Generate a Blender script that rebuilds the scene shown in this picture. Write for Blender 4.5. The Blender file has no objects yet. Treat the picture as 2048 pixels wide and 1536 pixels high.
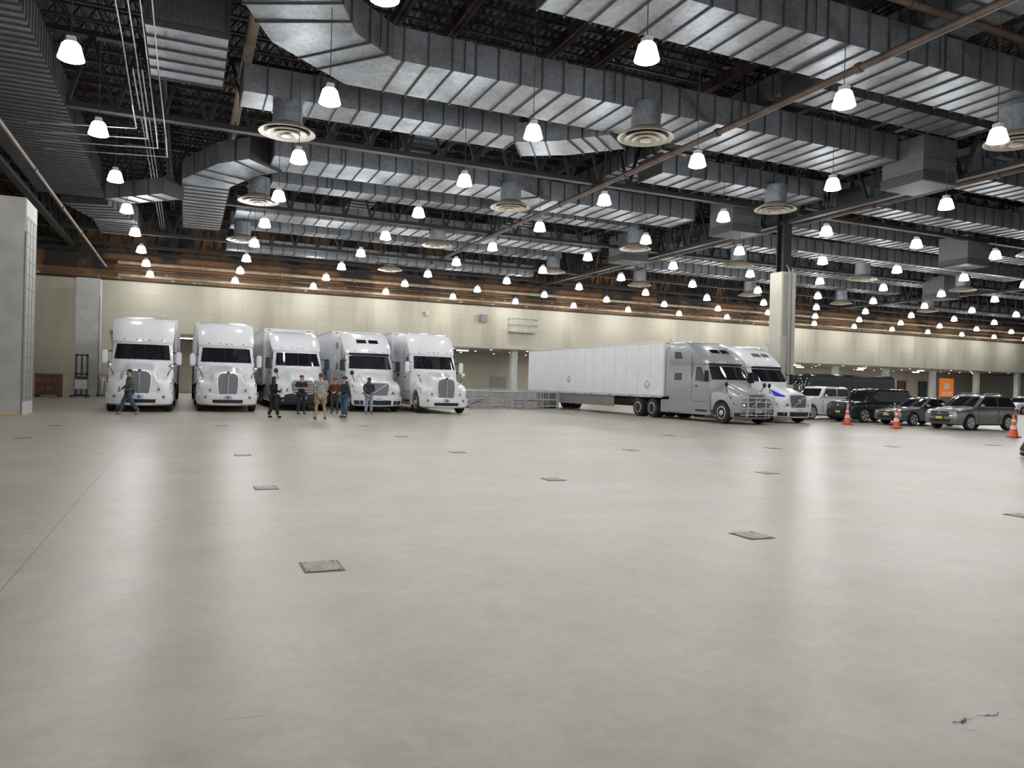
import bpy,bmesh,math,random
from mathutils import Vector,Matrix
random.seed(7)
S=bpy.context.scene
COL=S.collection
TH=math.radians(23.5); FPX=1500.0; CH=1.6
# ------------------------------------------------------------ materials
MATS={}
def M(name,col,rough=.5,metal=0,var=.08,scale=3,bump=0,emit=0,coat=0,det=4,stretch=None,ns=True):
    if name in MATS: return MATS[name]
    m=bpy.data.materials.new(name); m.use_nodes=True; nt=m.node_tree; N=nt.nodes; L=nt.links
    b=N['Principled BSDF']; b.inputs['Roughness'].default_value=rough; b.inputs['Metallic'].default_value=metal
    tc=N.new('ShaderNodeTexCoord'); mp=N.new('ShaderNodeMapping'); no=N.new('ShaderNodeTexNoise')
    L.new(tc.outputs['Object'],mp.inputs[0]); L.new(mp.outputs[0],no.inputs[0])
    if stretch: mp.inputs['Scale'].default_value=stretch
    no.inputs['Scale'].default_value=scale; no.inputs['Detail'].default_value=det
    r=N.new('ShaderNodeValToRGB'); r.color_ramp.elements[0].position=.3; r.color_ramp.elements[1].position=.7
    r.color_ramp.elements[0].color=tuple(max(0,c*(1-var)) for c in col)+(1,)
    r.color_ramp.elements[1].color=tuple(min(1,c*(1+var)) for c in col)+(1,)
    L.new(no.outputs[0],r.inputs[0]); L.new(r.outputs[0],b.inputs['Base Color'])
    if coat: b.inputs['Coat Weight'].default_value=coat; b.inputs['Coat Roughness'].default_value=.05
    if emit:
        b.inputs['Emission Color'].default_value=tuple(col)+(1,); b.inputs['Emission Strength'].default_value=emit
        if ns:
            try: m.cycles.emission_sampling='NONE'
            except: pass
    if bump:
        bp=N.new('ShaderNodeBump'); bp.inputs['Strength'].default_value=bump; L.new(no.outputs[0],bp.inputs['Height']); L.new(bp.outputs[0],b.inputs['Normal'])
    MATS[name]=m; return m
WHITE=M('truck_white_paint',(.84,.86,.89),.22,0,.02,2,coat=.6)
GREYP=M('truck_grey_paint',(.33,.34,.355),.34,.15,.04,2,coat=.35)
TRW=M('trailer_white',(.78,.80,.82),.35,0,.04,1.2)
GLASS=M('dark_glass',(.012,.014,.018),.04,0,.1,2,coat=.5)
CHROME=M('chrome',(.75,.76,.78),.18,1,.04,3)
RIM=M('wheel_rim_silver',(.62,.63,.65),.3,.4,.04,3)
ALU=M('aluminium',(.62,.63,.64),.4,.6,.08,6)
RAIL=M('railing_steel',(.42,.43,.44),.4,.3,.08,6)
BLACK=M('black_plastic',(.018,.018,.02),.5,0,.2,6)
RUB=M('tyre_rubber',(.02,.02,.021),.75,0,.2,10)
HEAD=M('headlamp_lens',(.20,.23,.27),.08,.3,.5,18,coat=1)
AMBER=M('amber_lens',(.65,.25,.06),.25,0,.05,5)
RED=M('red_lens',(.4,.02,.02),.25,0,.05,5)
BLUE=M('blue_decal',(.02,.05,.75),.3,0,.05,5)
def gridmat(name,c1,c2,scale,rough=.35,metal=.7):
    m=bpy.data.materials.new(name); m.use_nodes=True; nt=m.node_tree;N=nt.nodes;L=nt.links;b=N['Principled BSDF']
    b.inputs['Roughness'].default_value=rough;b.inputs['Metallic'].default_value=metal
    tc=N.new('ShaderNodeTexCoord');w=N.new('ShaderNodeTexWave');w2=N.new('ShaderNodeTexWave')
    w.bands_direction='X';w2.bands_direction='Z'
    for q in(w,w2): q.inputs['Scale'].default_value=scale; L.new(tc.outputs['Object'],q.inputs[0])
    mx=N.new('ShaderNodeMath');mx.operation='MAXIMUM';L.new(w.outputs['Fac'],mx.inputs[0]);L.new(w2.outputs['Fac'],mx.inputs[1])
    r=N.new('ShaderNodeValToRGB');r.color_ramp.elements[0].position=.55;r.color_ramp.elements[1].position=.8
    r.color_ramp.elements[0].color=c1+(1,);r.color_ramp.elements[1].color=c2+(1,)
    L.new(mx.outputs[0],r.inputs[0]);L.new(r.outputs[0],b.inputs['Base Color']);MATS[name]=m;return m
GRILLE=gridmat('grille_mesh',(.04,.04,.045),(.26,.27,.29),9,.4,.4)
DARKGR=gridmat('dark_louvre',(.01,.01,.01),(.09,.09,.09),5,.6,.2)
def galv(name,c):
    m=bpy.data.materials.new(name); m.use_nodes=True; nt=m.node_tree;N=nt.nodes;L=nt.links;b=N['Principled BSDF']
    b.inputs['Metallic'].default_value=.85;b.inputs['Roughness'].default_value=.48
    g=N.new('ShaderNodeNewGeometry')
    n1=N.new('ShaderNodeTexNoise');n1.inputs['Scale'].default_value=.7;n1.inputs['Detail'].default_value=6
    v=N.new('ShaderNodeTexVoronoi');v.inputs['Scale'].default_value=9
    L.new(g.outputs['Position'],n1.inputs[0]);L.new(g.outputs['Position'],v.inputs[0])
    r=N.new('ShaderNodeValToRGB');r.color_ramp.elements[0].position=.3;r.color_ramp.elements[1].position=.75
    r.color_ramp.elements[0].color=tuple(x*.6 for x in c)+(1,);r.color_ramp.elements[1].color=tuple(min(1,x*1.2) for x in c)+(1,)
    mx=N.new('ShaderNodeMath');mx.operation='MULTIPLY_ADD';mx.inputs[1].default_value=.25;L.new(v.outputs['Color'],mx.inputs[0]);L.new(n1.outputs[0],mx.inputs[2])
    s=N.new('ShaderNodeMath');s.operation='SUBTRACT';s.inputs[1].default_value=.1;L.new(mx.outputs[0],s.inputs[0])
    L.new(s.outputs[0],r.inputs[0]);L.new(r.outputs[0],b.inputs['Base Color']);MATS[name]=m;return m
GALV=galv('galvanised_steel',(.29,.31,.335))
SEAM=M('duct_seam_dark',(.045,.047,.05),.6,.3,.2,4)
STEEL=M('dark_rusty_steel',(.034,.022,.018),.7,.2,.5,2)
BSTEEL=M('black_steel',(.014,.014,.015),.6,.2,.3,2)
PIPE=M('tan_pipe',(.27,.215,.145),.6,.1,.3,1.5)
RUSTP=M('rust_pipe',(.075,.05,.038),.6,.2,.4,1.5)
COND=M('conduit_steel',(.34,.35,.35),.4,.7,.1,3)
DIFF=M('diffuser_beige',(.40,.36,.29),.45,.2,.1,3)
DECK=M('roof_deck',(.11,.115,.12),.5,.5,.6,.6)
CONC=M('concrete_pier',(.46,.455,.44),.8,0,.15,1.2,bump=.1)
# ------------------------------------------------------------ mesh builder
class MB:
    def __init__(s): s.v=[];s.f=[];s.m=[]
    def add(s,vs,fs,mi=0):
        o=len(s.v); s.v+=[tuple(v) for v in vs]; s.f+=[[i+o for i in f] for f in fs]; s.m+=[mi]*len(fs); return s
    def box(s,x0,x1,y0,y1,z0,z1,mi=0):
        return s.add([(x0,y0,z0),(x1,y0,z0),(x1,y1,z0),(x0,y1,z0),(x0,y0,z1),(x1,y0,z1),(x1,y1,z1),(x0,y1,z1)],
         [(0,3,2,1),(4,5,6,7),(0,1,5,4),(1,2,6,5),(2,3,7,6),(3,0,4,7)],mi)
    def cyl(s,a,b,r,n=10,r2=None,mi=0,cap=True):
        a=Vector(a);b=Vector(b);d=(b-a).normalized();u=d.orthogonal().normalized();w=d.cross(u);r2=r if r2 is None else r2
        vs=[a+(u*math.cos(2*math.pi*i/n)+w*math.sin(2*math.pi*i/n))*r for i in range(n)]+[b+(u*math.cos(2*math.pi*i/n)+w*math.sin(2*math.pi*i/n))*r2 for i in range(n)]
        fs=[(i,(i+1)%n,n+(i+1)%n,n+i) for i in range(n)]
        if cap: fs+=[tuple(range(n))[::-1],tuple(range(n,2*n))]
        return s.add(vs,fs,mi)
    def tube(s,pts,r,n=8,mi=0):
        for i in range(len(pts)-1): s.cyl(pts[i],pts[i+1],r,n,mi=mi)
        return s
    def loft(s,rings,mi=0,cap=True,close=True):
        n=len(rings[0]);vs=[p for r in rings for p in r];fs=[]
        for k in range(len(rings)-1):
            for i in range(n if close else n-1):
                j=(i+1)%n; fs.append((k*n+i,k*n+j,(k+1)*n+j,(k+1)*n+i))
        if cap and close: fs+=[tuple(range(n))[::-1],tuple((len(rings)-1)*n+i for i in range(n))]
        return s.add(vs,fs,mi)
    def lathe(s,prof,n=24,axis='x',mi=0,c=(0,0,0)):
        rings=[]
        for r,t in prof:
            ring=[]
            for i in range(n):
                a=2*math.pi*i/n; p=(t,r*math.cos(a),r*math.sin(a)) if axis=='x' else (r*math.cos(a),r*math.sin(a),t)
                ring.append((p[0]+c[0],p[1]+c[1],p[2]+c[2]))
            rings.append(ring)
        return s.loft(rings,mi,cap=True)
    def prism(s,poly,dv,mi=0):
        n=len(poly);vs=[Vector(p) for p in poly]+[Vector(p)+Vector(dv) for p in poly]
        return s.add(vs,[tuple(range(n)),tuple(range(n,2*n))[::-1]]+[(i,(i+1)%n,n+(i+1)%n,n+i) for i in range(n)],mi)
    def sph(s,c,r,n=10,m=7,mi=0,sc=(1,1,1)):
        rings=[]
        for k in range(m+1):
            t=math.pi*k/m; rr=max(math.sin(t),.02)*r
            rings.append([(c[0]+rr*math.cos(2*math.pi*i/n)*sc[0],c[1]+rr*math.sin(2*math.pi*i/n)*sc[1],c[2]-r*math.cos(t)*sc[2]) for i in range(n)])
        return s.loft(rings,mi)
    def mesh(s,name,mats,smooth=True,bevel=0,ang=38,norm=True):
        if not isinstance(mats,(list,tuple)): mats=[mats]
        me=bpy.data.meshes.new(name); me.from_pydata(s.v,[],s.f)
        for mt in mats: me.materials.append(mt)
        for p,mi in zip(me.polygons,s.m): p.material_index=mi
        bm=bmesh.new(); bm.from_mesh(me)
        if norm: bmesh.ops.recalc_face_normals(bm,faces=bm.faces[:])
        if bevel:
            es=[e for e in bm.edges if len(e.link_faces)==2 and e.calc_face_angle(0)>math.radians(40)]
            bmesh.ops.bevel(bm,geom=es,offset=bevel,segments=2,affect='EDGES',clamp_overlap=True)
        for f in bm.faces: f.smooth=smooth
        if smooth:
            for e in bm.edges: e.smooth= not(len(e.link_faces)==2 and e.calc_face_angle(0)>math.radians(ang))
        bm.to_mesh(me); bm.free(); return me
def obj(name,me,parent=None,loc=(0,0,0),rot=(0,0,0),label=None):
    o=bpy.data.objects.new(name,me); COL.objects.link(o); o.location=loc; o.rotation_euler=rot
    if parent: o.parent=parent
    if label: o['label']=label
    return o
def top(o,label,cat,group=None,kind=None):
    o['label']=label;o['category']=cat
    if group:o['group']=group
    if kind:o['kind']=kind
    return o
def thing(name,label,cat,loc=(0,0,0),rz=0,group=None):
    e=bpy.data.objects.new(name,None);COL.objects.link(e);e.empty_display_size=.2;e.location=loc;e.rotation_euler=(0,0,rz)
    return top(e,label,cat,group)
def struct(name,me,loc=(0,0,0)):
    o=obj(name,me,loc=loc);o['kind']='structure';return o
def childmap():
    m={}
    for o in bpy.data.objects:
        if o.parent: m.setdefault(o.parent,[]).append(o)
    return m
def copy_tree(root,loc,rz=None,cm=None,scale=None):
    cm=cm or childmap()
    n=root.copy();COL.objects.link(n);n.location=loc
    if rz is not None:n.rotation_euler=(0,0,rz)
    if scale:n.scale=(scale,)*3
    def rec(a,b):
        for c in cm.get(a,[]):
            d=c.copy();COL.objects.link(d);d.parent=b;rec(c,d)
    rec(root,n);return n
def proj(x,y,z=0):
    zz=y*math.cos(TH)+x*math.sin(TH);xx=x*math.cos(TH)-y*math.sin(TH)
    if zz<.5:return None
    return FPX*xx/zz,FPX*(CH-z)/zz,zz
# ------------------------------------------------------------ room
def floormat():
    m=bpy.data.materials.new('polished_concrete');m.use_nodes=True;nt=m.node_tree;N=nt.nodes;L=nt.links;b=N['Principled BSDF']
    g=N.new('ShaderNodeNewGeometry')
    def noise(sc,d,dist=0,r=.6):
        n=N.new('ShaderNodeTexNoise');n.inputs['Scale'].default_value=sc;n.inputs['Detail'].default_value=d;n.inputs['Distortion'].default_value=dist;n.inputs['Roughness'].default_value=r
        L.new(g.outputs['Position'],n.inputs[0]);return n
    a=noise(.3,5,.2,.6);c=noise(1.2,8,.3,.62);d=noise(16,6);e=noise(4.2,10,1.2,.7)
    def ramp(n,p0,c0,p1,c1):
        r=N.new('ShaderNodeValToRGB');r.color_ramp.elements[0].position=p0;r.color_ramp.elements[1].position=p1
        r.color_ramp.elements[0].color=c0+(1,);r.color_ramp.elements[1].color=c1+(1,);L.new(n.outputs[0],r.inputs[0]);return r
    r1=ramp(a,.36,(.355,.315,.255),.64,(.405,.38,.335))
    r2=ramp(c,.34,(.88,.87,.855),.64,(1.05,1.05,1.04))
    r3=ramp(d,.3,(.95,.95,.95),.7,(1.04,1.04,1.04))
    r4=ramp(e,.34,(.93,.925,.92),.60,(1.03,1.03,1.03))
    def mul(x,y):
        k=N.new('ShaderNodeMix');k.data_type='RGBA';k.blend_type='MULTIPLY';k.inputs[0].default_value=1
        L.new(x,k.inputs[6]);L.new(y,k.inputs[7]);return k.outputs[2]
    col=mul(mul(mul(r1.outputs[0],r2.outputs[0]),r3.outputs[0]),r4.outputs[0])
    sx=N.new('ShaderNodeSeparateXYZ');L.new(g.outputs['Position'],sx.inputs[0])
    def joint(sock,off,per):
        q=N.new('ShaderNodeMath');q.operation='ADD';q.inputs[1].default_value=off;L.new(sock,q.inputs[0])
        w=N.new('ShaderNodeMath');w.operation='PINGPONG';w.inputs[1].default_value=per;L.new(q.outputs[0],w.inputs[0])
        l=N.new('ShaderNodeMath');l.operation='LESS_THAN';l.inputs[1].default_value=.006;L.new(w.outputs[0],l.inputs[0]);return l
    j1=joint(sx.outputs[0],1.2,9.15);j2=joint(sx.outputs[1],-27.0,9.15)
    mx=N.new('ShaderNodeMath');mx.operation='MAXIMUM';L.new(j1.outputs[0],mx.inputs[0]);L.new(j2.outputs[0],mx.inputs[1])
    ml=N.new('ShaderNodeMath');ml.operation='MULTIPLY';ml.inputs[1].default_value=.6;L.new(mx.outputs[0],ml.inputs[0])
    k=N.new('ShaderNodeMix');k.data_type='RGBA';L.new(ml.outputs[0],k.inputs[0]);L.new(col,k.inputs[6]);k.inputs[7].default_value=(.08,.075,.07,1)
    L.new(k.outputs[2],b.inputs['Base Color'])
    rr=N.new('ShaderNodeMapRange');rr.inputs[3].default_value=.31;rr.inputs[4].default_value=.45;L.new(c.outputs[0],rr.inputs[0]);L.new(rr.outputs[0],b.inputs['Roughness'])
    b.inputs['Specular IOR Level'].default_value=.36
    bp=N.new('ShaderNodeBump');bp.inputs['Strength'].default_value=.05;bp.inputs['Distance'].default_value=.02;L.new(d.outputs[0],bp.inputs['Height']);L.new(bp.outputs[0],b.inputs['Normal'])
    return m
struct('floor',MB().box(-16,135,-14,84,-.2,0).mesh('floor',floormat()))
d=MB();pr=[];x=-16
while x<130:
    pr+=[(x,15.5),(x+.12,15.5),(x+.16,15.62),(x+.28,15.62)];x+=.32
d.loft([[(p[0],-14,p[1]) for p in pr],[(p[0],68,p[1]) for p in pr]],close=False)
d.box(-16,130,-14,68,15.66,15.8)
struct('ceiling',d.mesh('ceiling',DECK,smooth=False,norm=False))
def wallmat(name,c,dark,streak=.25):
    m=bpy.data.materials.new(name);m.use_nodes=True;nt=m.node_tree;N=nt.nodes;L=nt.links;b=N['Principled BSDF'];b.inputs['Roughness'].default_value=.7
    g=N.new('ShaderNodeNewGeometry');mp=N.new('ShaderNodeMapping');mp.inputs['Scale'].default_value=(.5,.5,.08)
    n=N.new('ShaderNodeTexNoise');n.inputs['Scale'].default_value=1.4;n.inputs['Detail'].default_value=7
    L.new(g.outputs['Position'],mp.inputs[0]);L.new(mp.outputs[0],n.inputs[0])
    r=N.new('ShaderNodeValToRGB');r.color_ramp.elements[0].position=.3;r.color_ramp.elements[1].position=.5
    r.color_ramp.elements[0].color=dark+(1,);r.color_ramp.elements[1].color=c+(1,);L.new(n.outputs[0],r.inputs[0])
    br=N.new('ShaderNodeTexBrick');br.inputs['Scale'].default_value=1;br.inputs['Brick Width'].default_value=3.05;br.inputs['Row Height'].default_value=1.32
    br.inputs['Mortar Size'].default_value=.012;br.inputs['Color1'].default_value=(1,1,1,1);br.inputs['Color2'].default_value=(.95,.95,.94,1);br.inputs['Mortar'].default_value=(.72,.7,.66,1);br.offset=0
    sp=N.new('ShaderNodeSeparateXYZ');cb=N.new('ShaderNodeCombineXYZ');ad=N.new('ShaderNodeMath');ad.operation='ADD'
    L.new(g.outputs['Position'],sp.inputs[0]);L.new(sp.outputs[0],ad.inputs[0]);L.new(sp.outputs[1],ad.inputs[1]);L.new(ad.outputs[0],cb.inputs[0]);L.new(sp.outputs[2],cb.inputs[1]);L.new(cb.outputs[0],br.inputs[0])
    k=N.new('ShaderNodeMix');k.data_type='RGBA';k.blend_type='MULTIPLY';k.inputs[0].default_value=1;L.new(r.outputs[0],k.inputs[6]);L.new(br.outputs[0],k.inputs[7]);L.new(k.outputs[2],b.inputs['Base Color'])
    return m
CREAM=wallmat('cream_wall',(.48,.455,.365),(.38,.355,.275))
RECW=wallmat('pale_wall',(.52,.49,.41),(.45,.42,.34))
LEFTW=wallmat('grey_wall',(.42,.41,.37),(.30,.29,.26))
def brown():
    m=bpy.data.materials.new('brown_gypsum_wall');m.use_nodes=True;nt=m.node_tree;N=nt.nodes;L=nt.links;b=N['Principled BSDF'];b.inputs['Roughness'].default_value=.8
    g=N.new('ShaderNodeNewGeometry');n=N.new('ShaderNodeTexNoise');n.inputs['Scale'].default_value=.35;n.inputs['Detail'].default_value=5;L.new(g.outputs['Position'],n.inputs[0])
    def rp(c0,c1,p=.42,q=.62):
        r=N.new('ShaderNodeValToRGB');r.color_ramp.elements[0].position=p;r.color_ramp.elements[1].position=q
        r.color_ramp.elements[0].color=c0+(1,);r.color_ramp.elements[1].color=c1+(1,);L.new(n.outputs[0],r.inputs[0]);return r
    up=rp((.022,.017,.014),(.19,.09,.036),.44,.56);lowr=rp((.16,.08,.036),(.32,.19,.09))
    v=N.new('ShaderNodeTexVoronoi');v.inputs['Scale'].default_value=1.5;L.new(g.outputs['Position'],v.inputs[0])
    lt=N.new('ShaderNodeMath');lt.operation='LESS_THAN';lt.inputs[1].default_value=.22;L.new(v.outputs['Distance'],lt.inputs[0])
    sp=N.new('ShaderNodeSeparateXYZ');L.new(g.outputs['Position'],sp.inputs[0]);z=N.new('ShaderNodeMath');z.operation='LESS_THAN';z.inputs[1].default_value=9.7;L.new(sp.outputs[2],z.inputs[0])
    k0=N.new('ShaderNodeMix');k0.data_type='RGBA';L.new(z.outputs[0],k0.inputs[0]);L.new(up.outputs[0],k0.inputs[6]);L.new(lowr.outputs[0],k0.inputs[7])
    mm=N.new('ShaderNodeMath');mm.operation='MULTIPLY';L.new(lt.outputs[0],mm.inputs[0]);L.new(z.outputs[0],mm.inputs[1])
    k=N.new('ShaderNodeMix');k.data_type='RGBA';L.new(mm.outputs[0],k.inputs[0]);L.new(k0.outputs[2],k.inputs[6]);k.inputs[7].default_value=(.45,.41,.32,1);L.new(k.outputs[2],b.inputs['Base Color']);return m
struct('wall_back',MB().box(-5.5,135,66,66.5,4.95,8.9).mesh('w',CREAM))
struct('wall_back_corner',MB().box(-16,-5.5,66,66.5,0,8.9).mesh('w',CREAM))
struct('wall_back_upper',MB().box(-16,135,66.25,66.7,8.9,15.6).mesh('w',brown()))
struct('wall_recess',MB().box(-5.5,135,80,80.4,0,4.95).mesh('w',RECW))
struct('wall_recess_side',MB().box(-5.9,-5.5,66.5,80,0,4.95).mesh('w',RECW))
struct('ceiling_recess',MB().box(-5.5,135,66.5,80.4,4.95,5.15).mesh('w',M('recess_ceiling',(.30,.285,.25),.8)))
struct('wall_left',MB().box(-16.2,-15.9,-14,66,0,15.6).mesh('w',LEFTW))
struct('trim_1',MB().box(-5.5,135,65.9,66.0,4.9,5.02).mesh('t',M('trim_grey',(.35,.33,.28),.6)))
struct('trim_2',MB().box(-16,135,65.75,66.25,8.86,9.0).mesh('t',STEEL))
# ------------------------------------------------------------ piers & columns
def pier(x0,x1,y0,y1,z1,label):
    t=thing('concrete_pier',label,'pillar',((x0+x1)/2,(y0+y1)/2,0))
    w=(x1-x0)/2;h=(y1-y0)/2
    obj('shaft',MB().box(-w,w,-h,h,0,z1).mesh('s',CONC,bevel=.03),t)
    obj('edge_guard',MB().box(w-.04,w+.012,-h-.012,-h+.04,0.02,z1-1.2).mesh('g',M('guard_grey',(.2,.2,.19),.6)),t)
    return t
p=pier(-10.5,-5.35,31.5,33.6,7.8,'massive grey concrete pier with steel edge beside the hall')
obj('base_stripe',MB().box(-2.6,2.6,-1.07,-1.055,0.0,.06).mesh('s',M('yellow_paint',(.6,.45,.08),.6)),p)
gm=MB()
for k in range(14): gm.box(2.576,2.59,-.9,.9,.6+k*.5,.63+k*.5)
for k in range(4): gm.box(2.576,2.59,-.9+k*.59,-.87+k*.59,.6,7.13)
obj('metal_mesh_panel',gm.mesh('g',M('dark_grid',(.16,.17,.15),.6)),p)
obj('mesh_backing',MB().box(2.574,2.58,-.95,.95,.5,7.2).mesh('g',M('grid_backing',(.25,.255,.24),.6)),p)
pier(-7.1,-5.6,59.4,60.6,8.2,'narrow grey concrete pier by the rear wall')
c=thing('support_column','square concrete column with black steel upper section','column',(30.5,32.5,0))
obj('concrete_base',MB().box(-.5,.5,-.5,.5,0,8.2).mesh('s',M('column_cream',(.50,.49,.42),.7,0,.08,1),bevel=.04),c)
obj('steel_upper',MB().box(-.28,.28,-.28,-.2,8.2,15.4).box(-.28,.28,.2,.28,8.2,15.4).box(-.04,.04,-.2,.2,8.2,15.4).mesh('s',BSTEEL),c)
obj('conduit',MB().tube([(-.1,-.56,2),(-.1,-.56,8.3),(-.1,-.35,8.6)],.04).mesh('c',COND),c)
obj('conduit',MB().tube([(.15,-.55,2),(.15,-.55,8.4)],.03).mesh('c',COND),c)
obj('fireproof_patch',MB().box(-.42,-.05,-.52,-.5,4.6,8.1).mesh('c',M('patch_grey',(.36,.36,.31),.8)),c)
cm_=MB().box(-.3,.3,-.3,.3,0,4.95).mesh('shaft',M('recess_column',(.42,.45,.41),.7),bevel=.02)
for i in range(15):
    o=obj('recess_column',cm_,loc=(4+i*8.4,66.9,0));top(o,'square grey green column under the rear opening','column','columns along the rear opening')
# ------------------------------------------------------------ trusses
def truss_mesh(L,dep,panel,t,mat,ch=None):
    b=MB();ch=ch or t*1.3;n=int(L/panel);p=L/n
    b.box(0,L,-ch,ch,-dep,-dep+ch*1.2).box(0,L,-ch,ch,-ch*1.2,0)
    for i in range(n):
        b.cyl((i*p,0,-dep+.03),((i+.5)*p,0,-.03),t,4,cap=False);b.cyl(((i+.5)*p,0,-.03),((i+1)*p,0,-dep+.03),t,4,cap=False)
    return b.mesh('truss',mat,smooth=False,norm=False)
jm=truss_mesh(134,1.1,1.3,.035,STEEL,.065)
y=8.2
while y<66:
    o=obj('roof_joist',jm,loc=(-15.8,y,15.45));top(o,'long rusty brown open-web steel joist under the roof','joist','open-web roof joists');y+=1.35
gmh=truss_mesh(66,3.3,2.4,.10,BSTEEL,.18)
for x in(-7.9,30.5,66.6):
    o=obj('girder_truss',gmh,loc=(x,0,14.2),rot=(0,0,math.pi/2));top(o,'deep black steel girder truss carried by the columns','girder','deep girder trusses')
g2=truss_mesh(134,2.9,1.6,.09,BSTEEL,.17)
for y,z in((32.0,14.3),(45.9,14.3),(56.2,13.9),(62.2,13.9),(64.0,13.6)):
    o=obj('cross_truss',g2,loc=(-15.6,y,z));top(o,'black steel cross truss spanning between girders','truss','cross trusses')
pm=MB().box(-.06,.06,0,57,-.4,0).box(-.16,.16,0,57,-.03,0).box(-.16,.16,0,57,-.4,-.37).mesh('p',STEEL)
for x in(-1.2,4.8,6.4,8.4,12.3,14.3,19.6,24.7,29.0,38.6,43,52,55,61,73,85):
    o=obj('roof_beam',pm,loc=(x,8,14.33));top(o,'rusty brown steel roof beam','beam','roof beams')
# ------------------------------------------------------------ ducts
HANG=MB().cyl((0,0,0),(0,0,2.6),.02,5).mesh('hanger',BSTEEL)
def duct(path,w,h,name='air_duct',label='rectangular galvanised steel air duct with ribbed seams',seam=.8,hang=True,ends=None):
    P=[Vector(p) for p in path];c=P[0].copy()
    t=thing(name,label,'duct',c,0,'ceiling air ducts')
    b=MB();sm=MB()
    def ring(p,n,w,h,dz=0):
        s=Vector((n.y,-n.x,0)); return [p-s*w/2+Vector((0,0,-dz)),p+s*w/2+Vector((0,0,-dz)),p+s*w/2+Vector((0,0,h+dz)),p-s*w/2+Vector((0,0,h+dz))]
    rings=[]
    for i,p in enumerate(P):
        if i==0:n=(P[1]-P[0])
        elif i==len(P)-1:n=(P[-1]-P[-2])
        else:n=(P[i]-P[i-1]).normalized()+(P[i+1]-P[i]).normalized()
        n.z=0;n.normalize();k=1
        if 0<i<len(P)-1:
            dd=(P[i]-P[i-1]);dd.z=0;dd.normalize();k=1/max(.5,dd.dot(n))
        rings.append(ring(p-c,n,w*k,h))
    b.loft(rings)
    for i in range(len(P)-1):
        dv=P[i+1]-P[i];L=dv.length;n=dv.copy();n.z=0;n.normalize();m=max(1,int(L/seam))
        for k in range(m+1):
            q=P[i]+dv*(k/m)-c
            if 0<k<m or (i==0 and k==0) or i==len(P)-2 and k==m:
                sm.loft([ring(q-n*.022,n,w+.10,h,.05),ring(q+n*.022,n,w+.10,h,.05)])
        if hang:
            s=Vector((n.y,-n.x,0));mm=max(1,int(L/5))
            for k in range(mm):
                q=P[i]+dv*((k+.5)/mm)-c
                for sg in(-1,1): obj('hanger_rod',HANG,t,tuple(q+s*sg*(w/2+.08)+Vector((0,0,.02))))
    obj('duct_body',b.mesh('duct',GALV,smooth=False),t);obj('duct_seam',sm.mesh('seam',SEAM,smooth=False),t)['kind']='stuff'
    if ends:
        n=(P[1]-P[0]);n.z=0;n.normalize();r=ring(Vector((0,0,0))-n*.05,n,w*.9,h*.84,0)
        r=[q+Vector((0,0,h*.08)) for q in r];obj('louvre',MB().prism(r,-n*.03).mesh('l',DARKGR),t)
    return t
duct([(1.2,18.6,11.9),(3.2,22.6,11.6),(5.2,24.3,11.6),(27.6,24.3,11.6)],2.7,1.05)
duct([(-.2,24.5,11.9),(-.2,28.8,11.9)],2.3,1.5,name='air_intake_box',label='galvanised air intake box with dark louvred face',ends=1)
duct([(1.6,29.0,11.7),(12.3,29.0,11.7)],1.7,1.0)
duct([(12.6,29.0,11.5),(14.2,28.0,11.5),(15.8,26.2,11.5)],1.9,.8,label='galvanised transition duct with angled offset',seam=.5)
duct([(20,30.2,11.6),(30,30.2,11.6)],1.9,.9)
duct([(3.4,36.6,11.6),(15.4,36.6,11.6),(17,37.8,11.6),(27.4,37.8,11.6)],2.5,1.05)
duct([(.7,53.0,11.2),(.7,40.5,11.2),(2.0,37.9,11.4),(3.2,36.8,11.5)],2.2,1.0)
duct([(4.0,43.2,12.2),(27.4,43.2,12.2)],1.5,.8)
duct([(2.5,48.6,11.5),(27.4,48.6,11.5)],2.2,.9)
duct([(2.5,54.4,11.8),(27.4,54.4,11.8)],1.5,.9)
duct([(2.5,59.4,11.0),(27.4,59.4,11.0)],1.0,.9)
duct([(8.5,17.4,11.8),(29,17.4,11.8)],2.2,1.1)
duct([(20,20.9,12.4),(29.5,20.9,12.4)],1.4,.8)
duct([(21.6,9,13.0),(21.6,60,13.0)],2.0,.85)
duct([(10.2,31,13.05),(10.2,53,13.05)],1.6,.8)
duct([(-5.9,5,11.3),(-5.9,47,11.3)],3.2,1.1,label='wide galvanised duct running along the side wall',seam=.45)
duct([(-5.4,47.6,11.0),(-4.2,52,11.0),(-4.2,57,11.0)],2.4,1.0,seam=.7)
duct([(-.8,41.5,10.6),(-3.6,44.3,10.6)],1.2,.8)
for yy in(17.5,24,30,36,42,48.5,54): duct([(32.6,yy,11.6),(65,yy,11.6)],1.7,1.0,hang=False)
for yy in(24,36,48,60): duct([(68.5,yy,11.4),(104,yy,11.4)],1.5,1.0,hang=False)
duct([(36,12,13.0),(36,53,13.0)],1.9,.85,hang=False)
duct([(50,14,13.0),(50,53,13.0)],1.9,.85,hang=False)
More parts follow.
